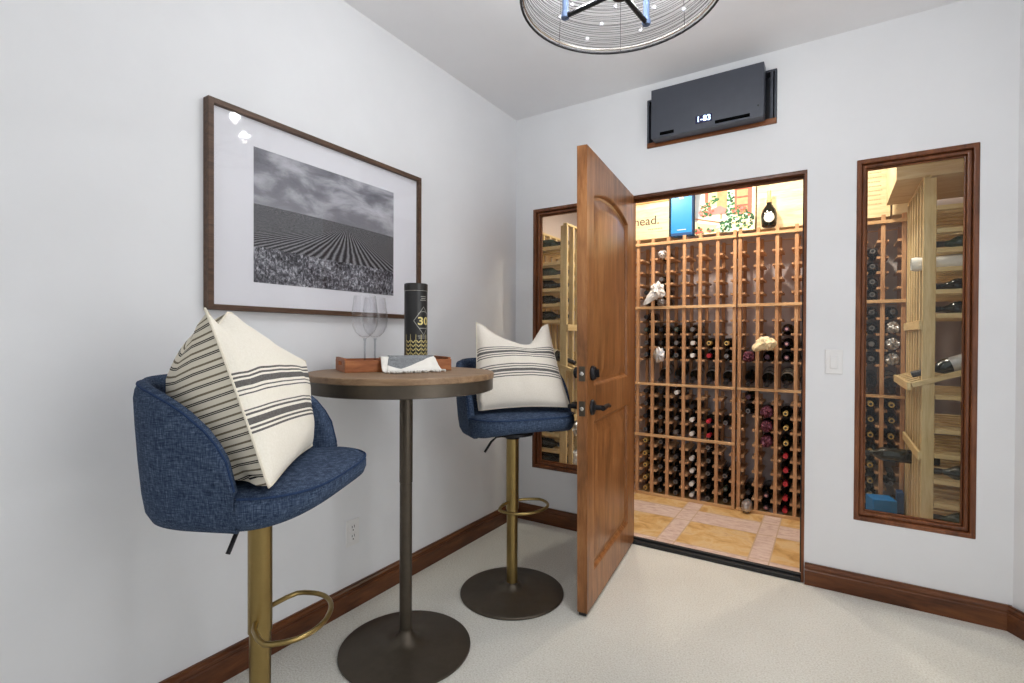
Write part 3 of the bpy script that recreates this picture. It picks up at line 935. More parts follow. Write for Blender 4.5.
# ------------------------------------------------------------------ bar stools
def superell(a, af, ab, b, n=2.7):
    c, s = math.cos(a), math.sin(a)
    n = 3.3 if c > 0 else 2.5
    A = af if c > 0 else ab
    return (A*math.copysign(abs(c)**(2/n), c), b*math.copysign(abs(s)**(2/n), s))
def make_stool(loc, face, zb, zt, foot_z, foot_ang, label):
    t = thing('bar_stool', label, 'bar stool', loc, face)
    AF, AB, B = 0.247, 0.238, 0.266
    a0 = math.radians(78)
    hb = 0.242
    XE = superell(a0, AF, AB, B)[0]
    # wrap-around backrest
    def top(x):
        if x < -0.24: return zt+hb
        u = (x+0.24)/(0.24+XE)
        return zt+0.012+(hb-0.012)*max(0.0, 1-min(1, max(0, u))**2.1)**0.55
    nth = 60
    fr = [(0.80, 0.0), (0.87, 0.02), (0.915, 0.09), (0.94, 0.22), (0.965, 0.45), (0.985, 0.70), (0.995, 0.88), (0.985, 0.935), (0.962, 0.98), (0.925, 1.0), (0.888, 0.985), (0.862, 0.93), (0.84, 0.72), (0.82, 0.5), (0.78, 0.28), (0.70, 0.10)]
    v, f = [], []
    m = MB()
    for i in range(nth+1):
        a = a0+(2*PI-2*a0)*i/nth
        x, y = superell(a, AF, AB, B)
        Ht = top(x)
        for s_, q in fr:
            v.append((x*s_ if x < 0 else x*min(1, s_+0.03), y*s_, zb+q*(Ht-zb)))
    n = len(fr)
    for i in range(nth):
        for k in range(n):
            k2 = (k+1) % n
            f.append((i*n+k, i*n+k2, (i+1)*n+k2, (i+1)*n+k))
    f.append(tuple(range(n)))
    f.append(tuple(nth*n+k for k in range(n-1, -1, -1)))
    m.add(v, f)
    b = m.build('backrest', M['denim'], t, smooth=60)
    # piping along the rim of the backrest
    pts = []
    for i in range(nth+1):
        a = a0+(2*PI-2*a0)*i/nth
        x, y = superell(a, AF, AB, B)
        pts.append((x*(0.966 if x < 0 else 1.0), y*0.966, zb+0.975*(top(x)-zb)))
    MB().tube(pts, 0.0028, 6).build('piping', M['denim_dark'], b)
    # seat cushion
    m = MB()
    na = 72
    prof = [(0.0, 0.0), (0.60, 0.0), (0.80, 0.02), (0.92, 0.10), (0.975, 0.26), (1.0, 0.5), (1.0, 0.74), (0.985, 0.9), (0.95, 0.985), (0.88, 1.02), (0.6, 1.09), (0.3, 1.13), (0.0, 1.14)]
    v, f = [], []
    for i in range(na):
        a = 2*PI*i/na
        x, y = superell(a, AF, AB, B)
        c = math.cos(a)
        k = min(1, max(0, (c+0.02)/0.24))
        sc = 0.80+0.18*k
        lift = 0.030*max(0.0, c)**2.0
        for s_, q in prof:
            zz = zb+lift*(1-q) if q < 1 else zb
            v.append((x*s_*sc, y*s_*sc, zz+q*(zt-zb)))
    n = len(prof)
    for i in range(na):
        j = (i+1) % na
        for k in range(n-1):
            f.append((i*n+k, j*n+k, j*n+k+1, i*n+k+1))
    m.add(v, f)
    s = m.build('seat', M['denim'], t, smooth=60)
    pts = []
    for i in range(33):
        a = -math.radians(76)+math.radians(152)*i/32
        x, y = superell(a, AF, AB, B)
        pts.append((x*0.972, y*0.972, zt-0.006))
    MB().tube(pts, 0.0028, 6).build('piping', M['denim_dark'], s)
    # column, base, lever, footrest
    MB().lathe([(0.0, zb+0.004), (0.10, zb+0.004), (0.10, zb-0.008), (0.035, zb-0.02), (0.032, zb-0.03)], 32).build('seat_plate', M['black_metal'], t)
    MB().lathe([(0.0275, foot_z-0.035), (0.0295, foot_z-0.034), (0.0295, zb-0.02)], 32).build('outer_column', M['brass'], t, smooth=30)
    MB().lathe([(0.0262, 0.03), (0.0262, foot_z+0.03)], 32).build('inner_column', M['brass'], t, smooth=30)
    MB().lathe([(0, 0), (0.240, 0), (0.243, 0.003), (0.242, 0.008), (0.236, 0.011), (0.15, 0.017), (0.08, 0.024), (0.05, 0.033), (0.038, 0.046), (0.030, 0.052), (0, 0.052)], 72, cap=False).build('base', M['bronze'], t, smooth=60)
    MB().tube([(0.0, -0.02, zb-0.014), (0.012, -0.09, zb-0.016), (0.013, -0.115, zb-0.034), (0.008, -0.145, zb-0.080)], [0.004, 0.004, 0.0055, 0.0055], 10).build('height_lever', M['black_metal'], t)
    # D-shaped footrest
    L = []
    ca, sa = math.cos(foot_ang-face), math.sin(foot_ang-face)
    def P(x, y):
        L.append((x*ca-y*sa, x*sa+y*ca, foot_z))
    pl = [(0.0, 0.029), (0.008, 0.060), (0.034, 0.100), (0.056, 0.122), (0.075, 0.124)]
    for k in range(1, 24):
        a = PI/2-PI*k/24
        pl.append((0.078+0.098*math.cos(a), 0.122*math.copysign(abs(math.sin(a))**0.9, math.sin(a))))
    pl += [(0.075, -0.124), (0.056, -0.122), (0.034, -0.100), (0.008, -0.060), (0.0, -0.029)]
    for p in pl: P(*p)
    MB().tube(L, 0.0068, 10).build('footrest', M['brass'], t)
    return t
ST1 = (0.521, -2.093, 0.0006)
ST2 = (0.525, -0.859, 0.0006)
make_stool(ST1, math.radians(28), 0.768, 0.860, 0.458, math.radians(38), 'blue denim bar stool in the foreground holding the ticking backed cushion')
make_stool(ST2, math.radians(-32), 0.755, 0.856, 0.428, math.radians(-18), 'blue denim bar stool in the corner beside the open door')

# ------------------------------------------------------------------ cushions
def cushion(label, corners, top_pts, tf, tb, mats, seed, flip=1, group=None, stool=None, uvk=(0.0, 0.0)):
    """corners: near-top A, near-bottom B, far-bottom E, far-top C ; top_pts: list of (u, point) along the chopped top edge A->C"""
    A, B, E, C = [Vector(p) for p in corners]
    ctr = (A+B+C+E)/4
    base = Vector((ctr.x, ctr.y, min(B.z, E.z)))
    t = thing('cushion', label, 'cushion', base)
    tp = [(0.0, A)]+[(u, Vector(p)) for u, p in top_pts]+[(1.0, C)]
    def topc(u):
        for k in range(len(tp)-1):
            if u <= tp[k+1][0]+1e-9:
                a, b = tp[k], tp[k+1]
                q = (u-a[0])/(b[0]-a[0])
                return a[1].lerp(b[1], q)
        return C.copy()
    def botc(u):
        p = B.lerp(E, u)
        return p+Vector((0, 0, 0.012*math.sin(PI*u)))
    def keep(p):
        # stay inside the tub and above the seat
        if not stool: return p
        (sx, sy), fa, zt_, hb_ = stool
        dx, dy = p.x-sx, p.y-sy
        lx, ly = dx*math.cos(fa)+dy*math.sin(fa), -dx*math.sin(fa)+dy*math.cos(fa)
        u_ = min(1.0, max(0.0, (lx+0.24)/0.338))
        if p.z < zt_+0.012+(hb_-0.012)*max(0.0, 1-u_**2.1)**0.55+0.02 and lx < 0.11:
            n_ = 3.3 if lx > 0 else 2.5
            r = ((abs(lx)/(0.238 if lx < 0 else 0.247))**n_+(abs(ly)/0.266)**n_)**(1/n_)
            if r > 0.765:
                f_ = 0.765/r
                lx, ly = lx*f_, ly*f_
                p = Vector((sx+lx*math.cos(fa)-ly*math.sin(fa), sy+lx*math.sin(fa)+ly*math.cos(fa), p.z))
        if p.z < zt_+0.019: p = Vector((p.x, p.y, zt_+0.019))
        return p
    nrm = ((C-B).cross(A-E)).normalized()
    if flip < 0: nrm = -nrm
    N = 40
    def surf(u, v):
        # v 0 bottom .. 1 top; side edges bow inwards
        top_w = v
        ln = A.lerp(C, u)
        p = botc(u).lerp(ln, top_w)+(topc(u)-ln)*top_w**5
        e = 0.008*math.sin(PI*v)*(1-2*u)
        p = p+(E-B).normalized()*e
        return p
    def th(u, v):
        a = max(0.0, 1-(2*u-1)**2)
        b = max(0.0, 1-(2*v-1)**2)
        return (a*b)**0.5
    for nm, sg, T_, mt in (('front_cover', 1, tf, mats[0]), ('back_cover', -1, tb, mats[1])):
        def fn(u, v, sg=sg, T_=T_):
            w = th(u, v)
            p = surf(u, v)
            q = noise.noise(Vector((u*3.2+seed, v*3.2, sg*2.0)))*0.012+noise.noise(Vector((u*9+seed, v*6, sg*3.0)))*0.004
            return keep(p+nrm*(sg*T_*w+q*w))-base
        m = MB().grid(fn, N, N, uvs=True)
        for k_, (u_, v_) in list(m.uv.items()):
            m.uv[k_] = (u_, v_*(1-uvk[0]*u_)+uvk[1]*u_+(0.03 if uvk[0] else 0.0))
        if sg*flip > 0:
            pass
        o = m.build(nm, mt, t, smooth=80)
    # seam cord around the edge
    pts = [botc(i/20) for i in range(21)]+[surf(1.0, i/20) for i in range(1, 20)]+[topc(1-i/40) for i in range(41)]+[surf(0.0, 1-i/20) for i in range(1, 20)]
    MB().tube([keep(p)-base for p in pts], 0.0028, 6, True).build('seam', mats[2], t)
    return t
CAMP = Vector((1.7877, -2.8518, 1.2))
_yaw = 0.5669
CF = Vector((-math.sin(_yaw), math.cos(_yaw), 0))
CR = Vector((math.cos(_yaw), math.sin(_yaw), 0))
def at(r, d, z):
    """point r metres right and d metres ahead of the standing point, at height z"""
    p = CAMP+CR*r+CF*d
    return Vector((p.x, p.y, z))
M['seam_cream'] = plain('cream_seam', (226, 218, 200), 0.95, 0, 0.1)
cushion('plump cream cushion with charcoal stripes and ticking back on the front stool',
        [at(-0.690, 1.13, 1.262), at(-0.515, 1.066, 0.876), at(-0.585, 1.47, 0.880), at(-0.625, 1.52, 1.125)],
        [(0.07, at(-0.692, 1.18, 1.222)), (0.16, at(-0.698, 1.24, 1.262)), (0.24, at(-0.686, 1.27, 1.235)), (0.5, at(-0.668, 1.37, 1.185)), (0.8, at(-0.640, 1.46, 1.145))],
        0.05, 0.275, (M['pillow_cream'], M['ticking'], M['seam_cream']), 2.3, stool=((0.521, -2.093), math.radians(28), 0.860, 0.242), uvk=(0.45, 0.11))
a2 = math.radians(-40)
f2 = Vector((math.cos(a2), math.sin(a2), 0))
r2 = Vector((-f2.y, f2.x, 0))       # stool's left as seen from behind = picture right
def p2(l, fwd, z):
    q = Vector(ST2)+f2*fwd+r2*l
    return Vector((q.x, q.y, z))
cushion('off-white linen cushion with thin charcoal stripes on the corner stool',
        [p2(-0.168, -0.04, 1.270), p2(-0.215, 0.115, 0.878), p2(0.225, 0.150, 0.884), p2(0.185, -0.03, 1.266)],
        [(0.1, p2(-0.13, -0.033, 1.250)), (0.56, p2(0.020, -0.005, 1.115)), (0.66, p2(0.060, -0.003, 1.119)), (0.9, p2(0.155, -0.025, 1.250))],
        0.075, 0.08, (M['pillow_linen'], M['ticking'], M['seam_cream']), 8.1, stool=((0.525, -0.859), math.radians(-32), 0.856, 0.242))

# ------------------------------------------------------------------ things on the bar table
TR_ANG = math.radians(32.5+28)
TRL, TRW = 0.415, 0.215
_fl = at(-0.611, 1.84, TBZ)
tu = Vector((math.cos(TR_ANG), math.sin(TR_ANG), 0))
tv = Vector((-math.sin(TR_ANG), math.cos(TR_ANG), 0))
TC = _fl+tu*TRL/2+tv*TRW/2
def tray_pt(u, v, z):
    """u, v measured from the tray's centre"""
    q = TC+tu*u+tv*v
    return (q.x, q.y, z)
def tray():
    t = thing('serving_tray', 'rectangular reddish wooden tray with cut-out handles on the bar table', 'tray', (TC.x, TC.y, TBZ+0.0012), TR_ANG)
    l, w, h, k = TRL/2, TRW/2, 0.050, 0.010
    MB().box(-l+k, l-k, -w+k, w-k, 0.0, 0.008).build('bottom_board', M['tray'], t, smooth=0)
    for s in (-1, 1):
        MB().box(-l, l, s*(w-k) if s > 0 else -w, w if s > 0 else -w+k, 0.0, h-0.006).build('long_side', M['tray'], t, smooth=0, bevel=0.002)
    for s in (-1, 1):
        x0, x1 = (l-k, l) if s > 0 else (-l, -l+k)
        m = MB()
        a, hz0, hz1 = 0.038, 0.022, 0.038
        iw = w-k
        m.box(x0, x1, -iw, iw, 0, hz0)
        m.box(x0, x1, -iw, -a, hz0, h+0.002)
        m.box(x0, x1, a, iw, hz0, h+0.002)
        m.box(x0, x1, -a, a, hz1, h+0.002)
        m.build('handle_end', M['tray'], t, smooth=0)
tray()
def glass_prof():
    return [(0.0, 0.0), (0.036, 0.0), (0.037, 0.002), (0.020, 0.005), (0.008, 0.010), (0.0042, 0.02), (0.0036, 0.07), (0.0040, 0.108), (0.0065, 0.118), (0.020, 0.126), (0.036, 0.142), (0.047, 0.165), (0.0505, 0.19), (0.049, 0.22), (0.044, 0.255), (0.040, 0.283)]
def wine_glass(loc, label):
    t = thing('wine_glass', label, 'wine glass', loc, group='wine glasses on the tray')
    pr = glass_prof()
    MB().lathe(pr[8:]+[(0.0393, 0.283)]+[(r-0.0012, z+0.0008) for r, z in reversed(pr[9:-1])]+[(0.0, 0.122)], 40, cap=False).build('bowl', M['stemware'], t, smooth=70)
    MB().lathe(pr[4:9], 20, cap=False).build('stem', M['stem_glass'], t, smooth=70)
    MB().lathe(pr[:5], 32, cap=False).build('foot', M['stemware'], t, smooth=70)
def rel(p):  # centre-relative uv from front-left-relative
    return p[0]-TRL/2, p[1]-TRW/2
wine_glass(tray_pt(*rel((0.086, 0.072)), TBZ+0.0098), 'clear wine glass on the tray, the left and nearer of two')
wine_glass(tray_pt(*rel((0.146, 0.165)), TBZ+0.0098), 'clear wine glass on the tray, the right one behind its twin')

def whisky_tube():
    u, v = rel((0.306, 0.128))
    p = tray_pt(u, v, TBZ+0.0098)
    t = thing('bottle_tube', 'tall black cylindrical bottle tube printed with 30, standing in the tray', 'gift tube', p)
    R, Ht = 0.0475, 0.345
    MB().lathe([(0, 0), (R-0.001, 0), (R, 0.002), (R, Ht-0.03), (0, Ht-0.03)], 56, cap=False).build('tube_body', M['tube_black'], t, smooth=40)
    MB().lathe([(R+0.0008, Ht-0.0298), (R+0.0008, Ht-0.003), (R-0.002, Ht), (0, Ht)], 56).build('lid', M['tube_lid'], t, smooth=40)
    vx = CAMP-Vector(p)
    mid = math.atan2(vx.y, vx.x)+math.radians(40)
    def wrap(vs, fs, lift=0.0006):
        out = [((R+lift)*math.cos(mid+x/R), (R+lift)*math.sin(mid+x/R), z) for x, z in vs]
        return out, fs
    def strip(m, pts, w):
        # thin ribbon along 2-D polyline (s, z)
        for (a, b) in zip(pts[:-1], pts[1:]):
            n = max(2, int(math.hypot(b[0]-a[0], b[1]-a[1])/0.004))
            d = Vector((b[0]-a[0], b[1]-a[1])).normalized()
            nx, nz = -d.y*w/2, d.x*w/2
            vs, fs = [], []
            for k in range(n+1):
                x, z = a[0]+(b[0]-a[0])*k/n, a[1]+(b[1]-a[1])*k/n
                vs += [(x+nx, z+nz), (x-nx, z-nz)]
            for k in range(n):
                fs.append((2*k, 2*k+1, 2*k+3, 2*k+2))
            m.add(*wrap(vs, fs))
    m = MB()
    zc = 0.190
    strip(m, [(0, zc+0.058), (0.042, zc), (0.0, zc-0.058), (-0.042, zc), (0, zc+0.058)], 0.0022)
    m.build('printed_diamond', M['tube_silver'], t, smooth=0, fix=False)
    m = MB()
    vs, fs = text_geo('30', 0.044, 0.0009)
    m.add(*wrap([(v[0]*1.25, zc-0.002+v[1]) for v in vs], fs, 0.0009))
    m.build('printed_number', M['tube_gold'], t, smooth=0, fix=False)
    m = MB()
    for zz, w in ((zc+0.085, 0.03), (zc+0.092, 0.022), (zc+0.100, 0.026), (zc-0.030, 0.04), (zc-0.062, 0.05), (zc-0.070, 0.044), (0.118, 0.0)):
        if w: strip(m, [(-w/2, zz), (w/2, zz)], 0.0028)
    strip(m, [(-0.024, zc+0.030), (-0.012, zc+0.037), (0, zc+0.039), (0.012, zc+0.037), (0.024, zc+0.030)], 0.002)
    m.build('printed_lines', M['tube_silver'], t, smooth=0, fix=False)
    m = MB()
    for k in range(-3, 4):
        x = k*0.022
        for j in range(6):
            z = 0.018+j*0.0165
            strip(m, [(x-0.0085, z+0.010), (x, z), (x+0.0085, z+0.010)], 0.0032)
        strip(m, [(x-0.011, 0.008), (x-0.011, 0.135)], 0.0016)
    m.build('printed_chevrons', M['tube_gold'], t, smooth=0, fix=False)
    m = MB()
    n = 48
    m.tube([((R+0.0009)*math.cos(2*PI*k/n), (R+0.0009)*math.sin(2*PI*k/n), Ht-0.031) for k in range(n)], 0.0010, 5, True)
    m.build('lid_band', M['tube_silver'], t)
M['tube_black'] = plain('tube_card', (40, 40, 40), 0.4, 0.1, var=0.1)
M['tube_lid'] = plain('tube_lid', (52, 50, 48), 0.4, 0.3, var=0.1)
M['tube_gold'] = plain('gold_print', (226, 210, 140), 0.4, 0.2)
M['tube_silver'] = plain('silver_print', (168, 166, 158), 0.4, 0.2)
whisky_tube()

def napkin():
    u0, u1 = 0.140, 0.335
    c = tray_pt(*rel((0.24, 0.02)), TBZ)
    t = thing('napkin', 'grey and white fringed napkin draped over the front edge of the tray', 'napkin', c, TR_ANG)
    cu, cv = 0.24, 0.02
    top = 0.052
    # (v, z) path: inside the tray, up over the front wall, down and out on to the table top
    path = [(0.062, 0.016), (0.045, 0.026), (0.022, top-0.002), (0.012, top+0.003), (-0.002, top+0.003), (-0.012, top-0.006), (-0.020, 0.034), (-0.030, 0.018), (-0.046, 0.006), (-0.085, 0.003)]
    def pt(s):
        x = s*(len(path)-1)
        i = min(int(x), len(path)-2)
        q = x-i
        return path[i][0]*(1-q)+path[i+1][0]*q, path[i][1]*(1-q)+path[i+1][1]*q
    def sheet(ua, ub, s0, s1, lift, fl, seed):
        def fn(a, s):
            ss = s0+(s1-s0)*s
            v, z = pt(ss)
            flare = 1+fl*max(0, ss-0.45)
            um = (ua+ub)/2
            u = um+(ua-um+(ub-ua)*a)*flare
            w = noise.noise(Vector((a*4+seed, ss*2, 0)))*0.006*(0.4+ss)
            out = -abs(w)-0.004*math.sin(a*9+seed)*max(0, ss-0.4)
            return (u-cu, v-cv+out-lift*0.6*(1 if ss > 0.45 else 0), max(z+lift*(1 if ss < 0.6 else 0.6)+abs(w)*0.5*(1 if ss < 0.5 else 0.3), 0.0022))
        return fn
    under = MB().grid(sheet(u0-0.012, 0.235, 0.25, 1.0, 0.003, 0.15, 1.0), 20, 26, uvs=True).build('white_fold', M['napkin_white'], t, smooth=80)
    m = MB().grid(sheet(u0+0.02, u1, 0.0, 1.0, 0.007, 0.45, 4.0), 34, 34, uvs=True)
    main = m.build('grey_fold', M['napkin_two'], t, smooth=80)
    for o in (under, main):
        sd = o.modifiers.new('thickness', 'SOLIDIFY')
        sd.thickness = 0.0016
        sd.offset = 1
    # knotted fringe along the lower edge
    m = MB()
    rnd = random.Random(5)
    fa = sheet(u0-0.012, 0.235, 0.25, 1.0, 0.003, 0.15, 1.0)
    fb = sheet(u0+0.02, u1, 0.0, 1.0, 0.007, 0.45, 4.0)
    k = 0
    for fn, n in ((fa, 9), (fb, 20)):
        for i in range(n):
            p = Vector(fn((i+0.5)/n, 1.0))
            q = p+Vector((rnd.uniform(-0.008, 0.008), -rnd.uniform(0.022, 0.036), 0))
            p.z = max(p.z, 0.0058); q.z = 0.0058
            mid = (p+q)/2+Vector((rnd.uniform(-0.003, 0.003), 0, 0.002))
            o = MB().tube([p, mid, q], [0.0024, 0.0042, 0.0030], 6).build('tassel', M['napkin_white'], main)
M['napkin_white'] = plain('white_linen', (236, 232, 224), 0.95, 0, 0.1, var=0.05, scale=120)
def napkin_two():
    t = NT('grey_and_white_linen')
    tc = t.n('ShaderNodeTexCoord')
    sep = t.n('ShaderNodeSeparateXYZ')
    t.l(tc.outputs['UV'], sep.inputs[0])
    u, v = sep.outputs[0], sep.outputs[1]
    # woven grey centre with a slanting border to the white end
    lim = t.math('SUBTRACT', 0.86, t.math('MULTIPLY', t.math('ABSOLUTE', t.math('SUBTRACT', u, 0.24)), 0.50))
    g = t.math('LESS_THAN', v, lim)
    n = t.noise(t.coord((1, 1, 1)), 420, 2)
    grey = t.ramp(n, [(0.35, lin((88, 92, 96))), (0.65, lin((160, 162, 164)))])
    t.base(t.mix(g, lin((238, 234, 226)), grey))
    t.set(0.95, 0, 0.1)
    return t.m
M['napkin_two'] = napkin_two()
napkin()

# ------------------------------------------------------------------ wine racks
RY = 0.955            # front plane of the back racks
UP = [1.809, 1.710, 1.617, 1.521, 1.333, 1.235, 1.135, 1.043]
LO = [0.762, 0.666, 0.569, 0.465, 0.379, 0.281, 0.190, 0.093]
Z_TOP, Z_R2, Z_R3, Z_R4 = 1.914, 1.430, 0.848, 0.460
def back_rack(x_list, upper, label, rail4=False):
    x0, x1 = x_list[0], x_list[-1]
    xm = (x0+x1)/2
    zb = Z_R3-0.0075 if upper else 0.0006
    zt = Z_TOP+0.045 if upper else Z_R3-0.008
    t = thing('wine_rack', label, 'wine rack', (xm, RY, zb), group='reddish wooden racks along the cellar wall')
    sw = 0.011
    for x in x_list:
        MB().box(x-xm-sw, x-xm+sw, 0, 0.024, 0.0005, zt-zb).build('stile', M['redwood'], t, smooth=0, bevel=0.0015)
        MB().box(x-xm-sw, x-xm+sw, 0.235, 0.259, 0.0005, zt-zb-0.04).build('rear_stile', M['redwood'], t, smooth=0)
    for z in (UP if upper else LO):
        if not upper and rail4 and abs(z-0.465) < 0.01:
            continue
        for x in x_list:
            a, b = max(x-0.030, x0-sw)-xm, min(x+0.030, x1+sw)-xm
            MB().box(a, b, 0.0245, 0.262, z-zb-0.014, z-zb).build('bottle_rail', M['redwood_y'], t, smooth=0)
    rails = [Z_TOP, Z_R2, Z_R3] if upper else ([Z_R4, 0.012] if rail4 else [0.012])
    for z in rails:
        if upper and z == Z_R3:
            zz0, zz1 = 0.0, 0.018
        else:
            zz0, zz1 = z-zb-0.011, z-zb+0.010
        MB().box(x0-xm-sw, x1-xm+sw, -0.012, -0.0004, zz0, zz1).build('front_rail', M['redwood_x'], t, smooth=0, bevel=0.0015)
        if z > 0.1: MB().box(x0-xm-sw, x1-xm+sw, 0.2595, 0.272, max(0.0, z-zb-0.0095), max(0.004, z-zb-0.005)).build('rear_rail', M['redwood_x'], t, smooth=0)
    return t
XA = [0.400, 0.516, 0.631, 0.746, 0.863, 0.976, 1.095, 1.208]
XB = [1.242, 1.355, 1.471, 1.586, 1.700, 1.806]
XC = [1.838, 1.942, 2.046, 2.148]
back_rack(XA, True, 'upper wooden bottle rack nearest the open door, below the blue box')
back_rack(XA, False, 'lower wooden bottle rack nearest the open door, standing on the tiles', rail4=True)
back_rack(XB, True, 'upper wooden bottle rack at the right of the doorway, below the round bottle')
back_rack(XB, False, 'lower wooden bottle rack at the right of the doorway, with red capped bottles')
back_rack(XC, True, 'upper wooden bottle rack behind the right window')
back_rack(XC, False, 'lower wooden bottle rack behind the right window, with the blue box')

SIDE_Z = [1.845, 1.735, 1.640, 1.548, 1.440, 1.325, 0.930, 0.765, 0.645, 0.520, 0.405, 0.29, 0.17]
def side_rack(name_label, loc, rz, L, flip):
    """pale pine rack; local x along its front, y into its depth; the end panel that shows is at x=L if flip else x=0"""
    t = thing('wine_rack', name_label, 'wine rack', loc, rz)
    D = 0.33
    n = 6
    for k in range(n+1):
        x = 0.012+(L-0.024)*k/n
        end = (k == n) if flip else (k == 0)
        dpt = 0.050 if end else 0.034
        zt = 1.985
        MB().box(x-0.011, x+0.011, 0, dpt, 0, zt).build('post', M['pine'], t, smooth=0, bevel=0.002)
        MB().box(x-0.011, x+0.011, D-0.034, D, 0, zt).build('rear_post', M['pine'], t, smooth=0)
        for z in SIDE_Z:
            MB().box(x-0.022, x+0.022, dpt+0.0005 if end else 0.0345, D-0.0345, z-0.022, z).build('bottle_rail', M['pine_x'], t, smooth=0, bevel=0.001)
        # sloping display rail
        T = Matrix.Translation((x, 0.0, 0.985)) @ Matrix.Rotation(math.radians(20), 4, 'X')
        MB().box(-0.018, 0.018, -0.04, D+0.01, -0.012, 0.012, T).build('display_rail', M['pine_x'], t, smooth=0, bevel=0.001)
    for z in (1.27, 0.625):
        MB().box(0.0, L, -0.013, -0.0005, z-0.022, z+0.022).build('front_rail', M['pine_h'], t, smooth=0, bevel=0.002)
    MB().box(0.0, L, -0.058, -0.041, 0.945, 0.985).build('display_front_rail', M['pine_h'], t, smooth=0, bevel=0.002)
    MB().box(0.0, L, 0.0, 0.03, 1.9855, 2.000).build('top_rail', M['pine_h'], t, smooth=0, bevel=0.002)
    MB().box(0.0, L, D-0.03, D, 1.9855, 2.000).build('top_rail', M['pine_h'], t, smooth=0)
    return t
M['pine_h'] = wood('rack_pine_h', (196, 166, 116), (220, 194, 146), (234, 212, 168), 'x', 4, 0.5, stretch=14)
side_rack('pale pine bottle rack behind the right window, facing the cellar doorway', (2.160, 0.940, 0.0006), -PI/2, 0.630, True)
side_rack('pale pine bottle rack seen through the left window beside the door', (0.224, 0.31, 0.0006), PI/2, 0.630, False)

# ------------------------------------------------------------------ bottles
def bottle_prof(r=0.0388, L=0.295):
    # distance from the mouth (0) to the base (L)
    return [(0.0, 0.0), (0.0138, 0.0), (0.0150, 0.003), (0.0150, 0.018), (0.0135, 0.020), (0.0136, 0.075), (0.0160, 0.090), (0.0240, 0.105), (r-0.003, 0.122), (r, 0.138), (r, L-0.006), (r-0.004, L), (0.0, L-0.012)]
def along_y(m):
    return m  # lathe z -> +y
RYZ = Matrix.Rotation(-PI/2, 4, 'X')     # z -> +y
def bottle_mesh(name, glass, L=0.295, r=0.0388):
    return MB().lathe(bottle_prof(r, L), 20, RYZ, cap=False).build(name, glass, smooth=50)
def cap_mesh(mat, ring=None, parent=None):
    m = MB()
    m.lathe([(0.0145, 0.072), (0.0148, 0.070), (0.0160, 0.020), (0.0165, 0.002), (0.0150, -0.0012)], 16, RYZ, cap=False)
    m.cur = 1
    m.lathe([(0.0150, -0.0012), (0.0085, -0.0014)], 16, RYZ, cap=False)
    m.cur = 2
    m.lathe([(0.0085, -0.0014), (0.0, -0.0014)], 16, RYZ, cap=False)
    return m.build('capsule', [mat, ring[0] if ring else mat, ring[1] if ring else mat], parent, smooth=50)
CAPS = {
    'k': ('black', 'cap_dark', ('cap_grey', 'cap_dark')),
    'n': ('plain black', 'cap_dark', ('cap_dark', 'cap_dark')),
    'e': ('green', 'cap_green', ('cap_green', 'cap_grey')),
    'y': ('grey', 'cap_grey', ('cap_grey', 'cap_grey')),
    'w': ('white', 'cap_white', ('cap_white', 'cap_white')),
    'r': ('red', 'cap_red', ('cap_red', 'cap_red')),
    'p': ('rose', 'cap_pink', ('cap_pink', 'cap_pink')),
    'q': ('rose centred', 'cap_dark', ('cap_purple', 'cap_pink')),
    'g': ('gold', 'cap_gold', ('cap_gold', 'cap_dark')),
    'u': ('purple', 'cap_purple', ('cap_purple', 'cap_purple')),
}
PROTO = {}
def proto(code):
    if code not in PROTO:
        nm, mt, rg = CAPS[code]
        b = bottle_mesh('wine_bottle', M['bottle'])
        cap_mesh(M[mt], (M[rg[0]], M[rg[1]]), b)
        PROTO[code] = [b, False]
    p = PROTO[code]
    if not p[1]:
        p[1] = True
        return p[0]
    return dup(p[0])
ORD = ['first', 'second', 'third', 'fourth', 'fifth', 'sixth', 'seventh', 'eighth', 'ninth', 'tenth', 'eleventh', 'twelfth', 'thirteenth', 'fourteenth', 'fifteenth', 'sixteenth', 'seventeenth', 'eighteenth', 'nineteenth']
ROWS = [UP[0], UP[1], UP[2], UP[3], Z_R2+0.011, UP[4], UP[5], UP[6], UP[7], None, LO[0], LO[1], LO[2], LO[3], LO[4], LO[5], LO[6], LO[7], 0.0112]
def slot_bottle(xc, row, code, where, g='wine bottles in the back racks'):
    b = proto(code)
    b.location = (xc+random.uniform(-0.0015, 0.0015), RY+0.026+random.uniform(-0.006, 0.01), ROWS[row]+(0.0292 if xc < 1.83 else 0.0338))
    b.rotation_euler = (0, 0, random.uniform(-0.003, 0.003))
    tag(b, '%s capped bottle, %s row down, %s' % (CAPS[code][0], ORD[row], where), 'wine bottle', g)
    return b
WHERE = {}
for k in range(7):
    WHERE['C%d' % k] = ((XA[k+1]+(XA[k+2] if k < 6 else 0))/2 if k < 6 else 0, '')
colsA = [((XA[k+1]+XA[k+2])/2, '%s column right of the open door' % ORD[k]) for k in range(6)]
colsB = [((XB[k]+XB[k+1])/2, '%s column of the doorway\'s right hand rack' % ORD[k]) for k in range(4)]
colsE = [((XC[1]+XC[2])/2, 'left column inside the right window'), ((XC[2]+XC[3])/2, 'second column inside the right window')]
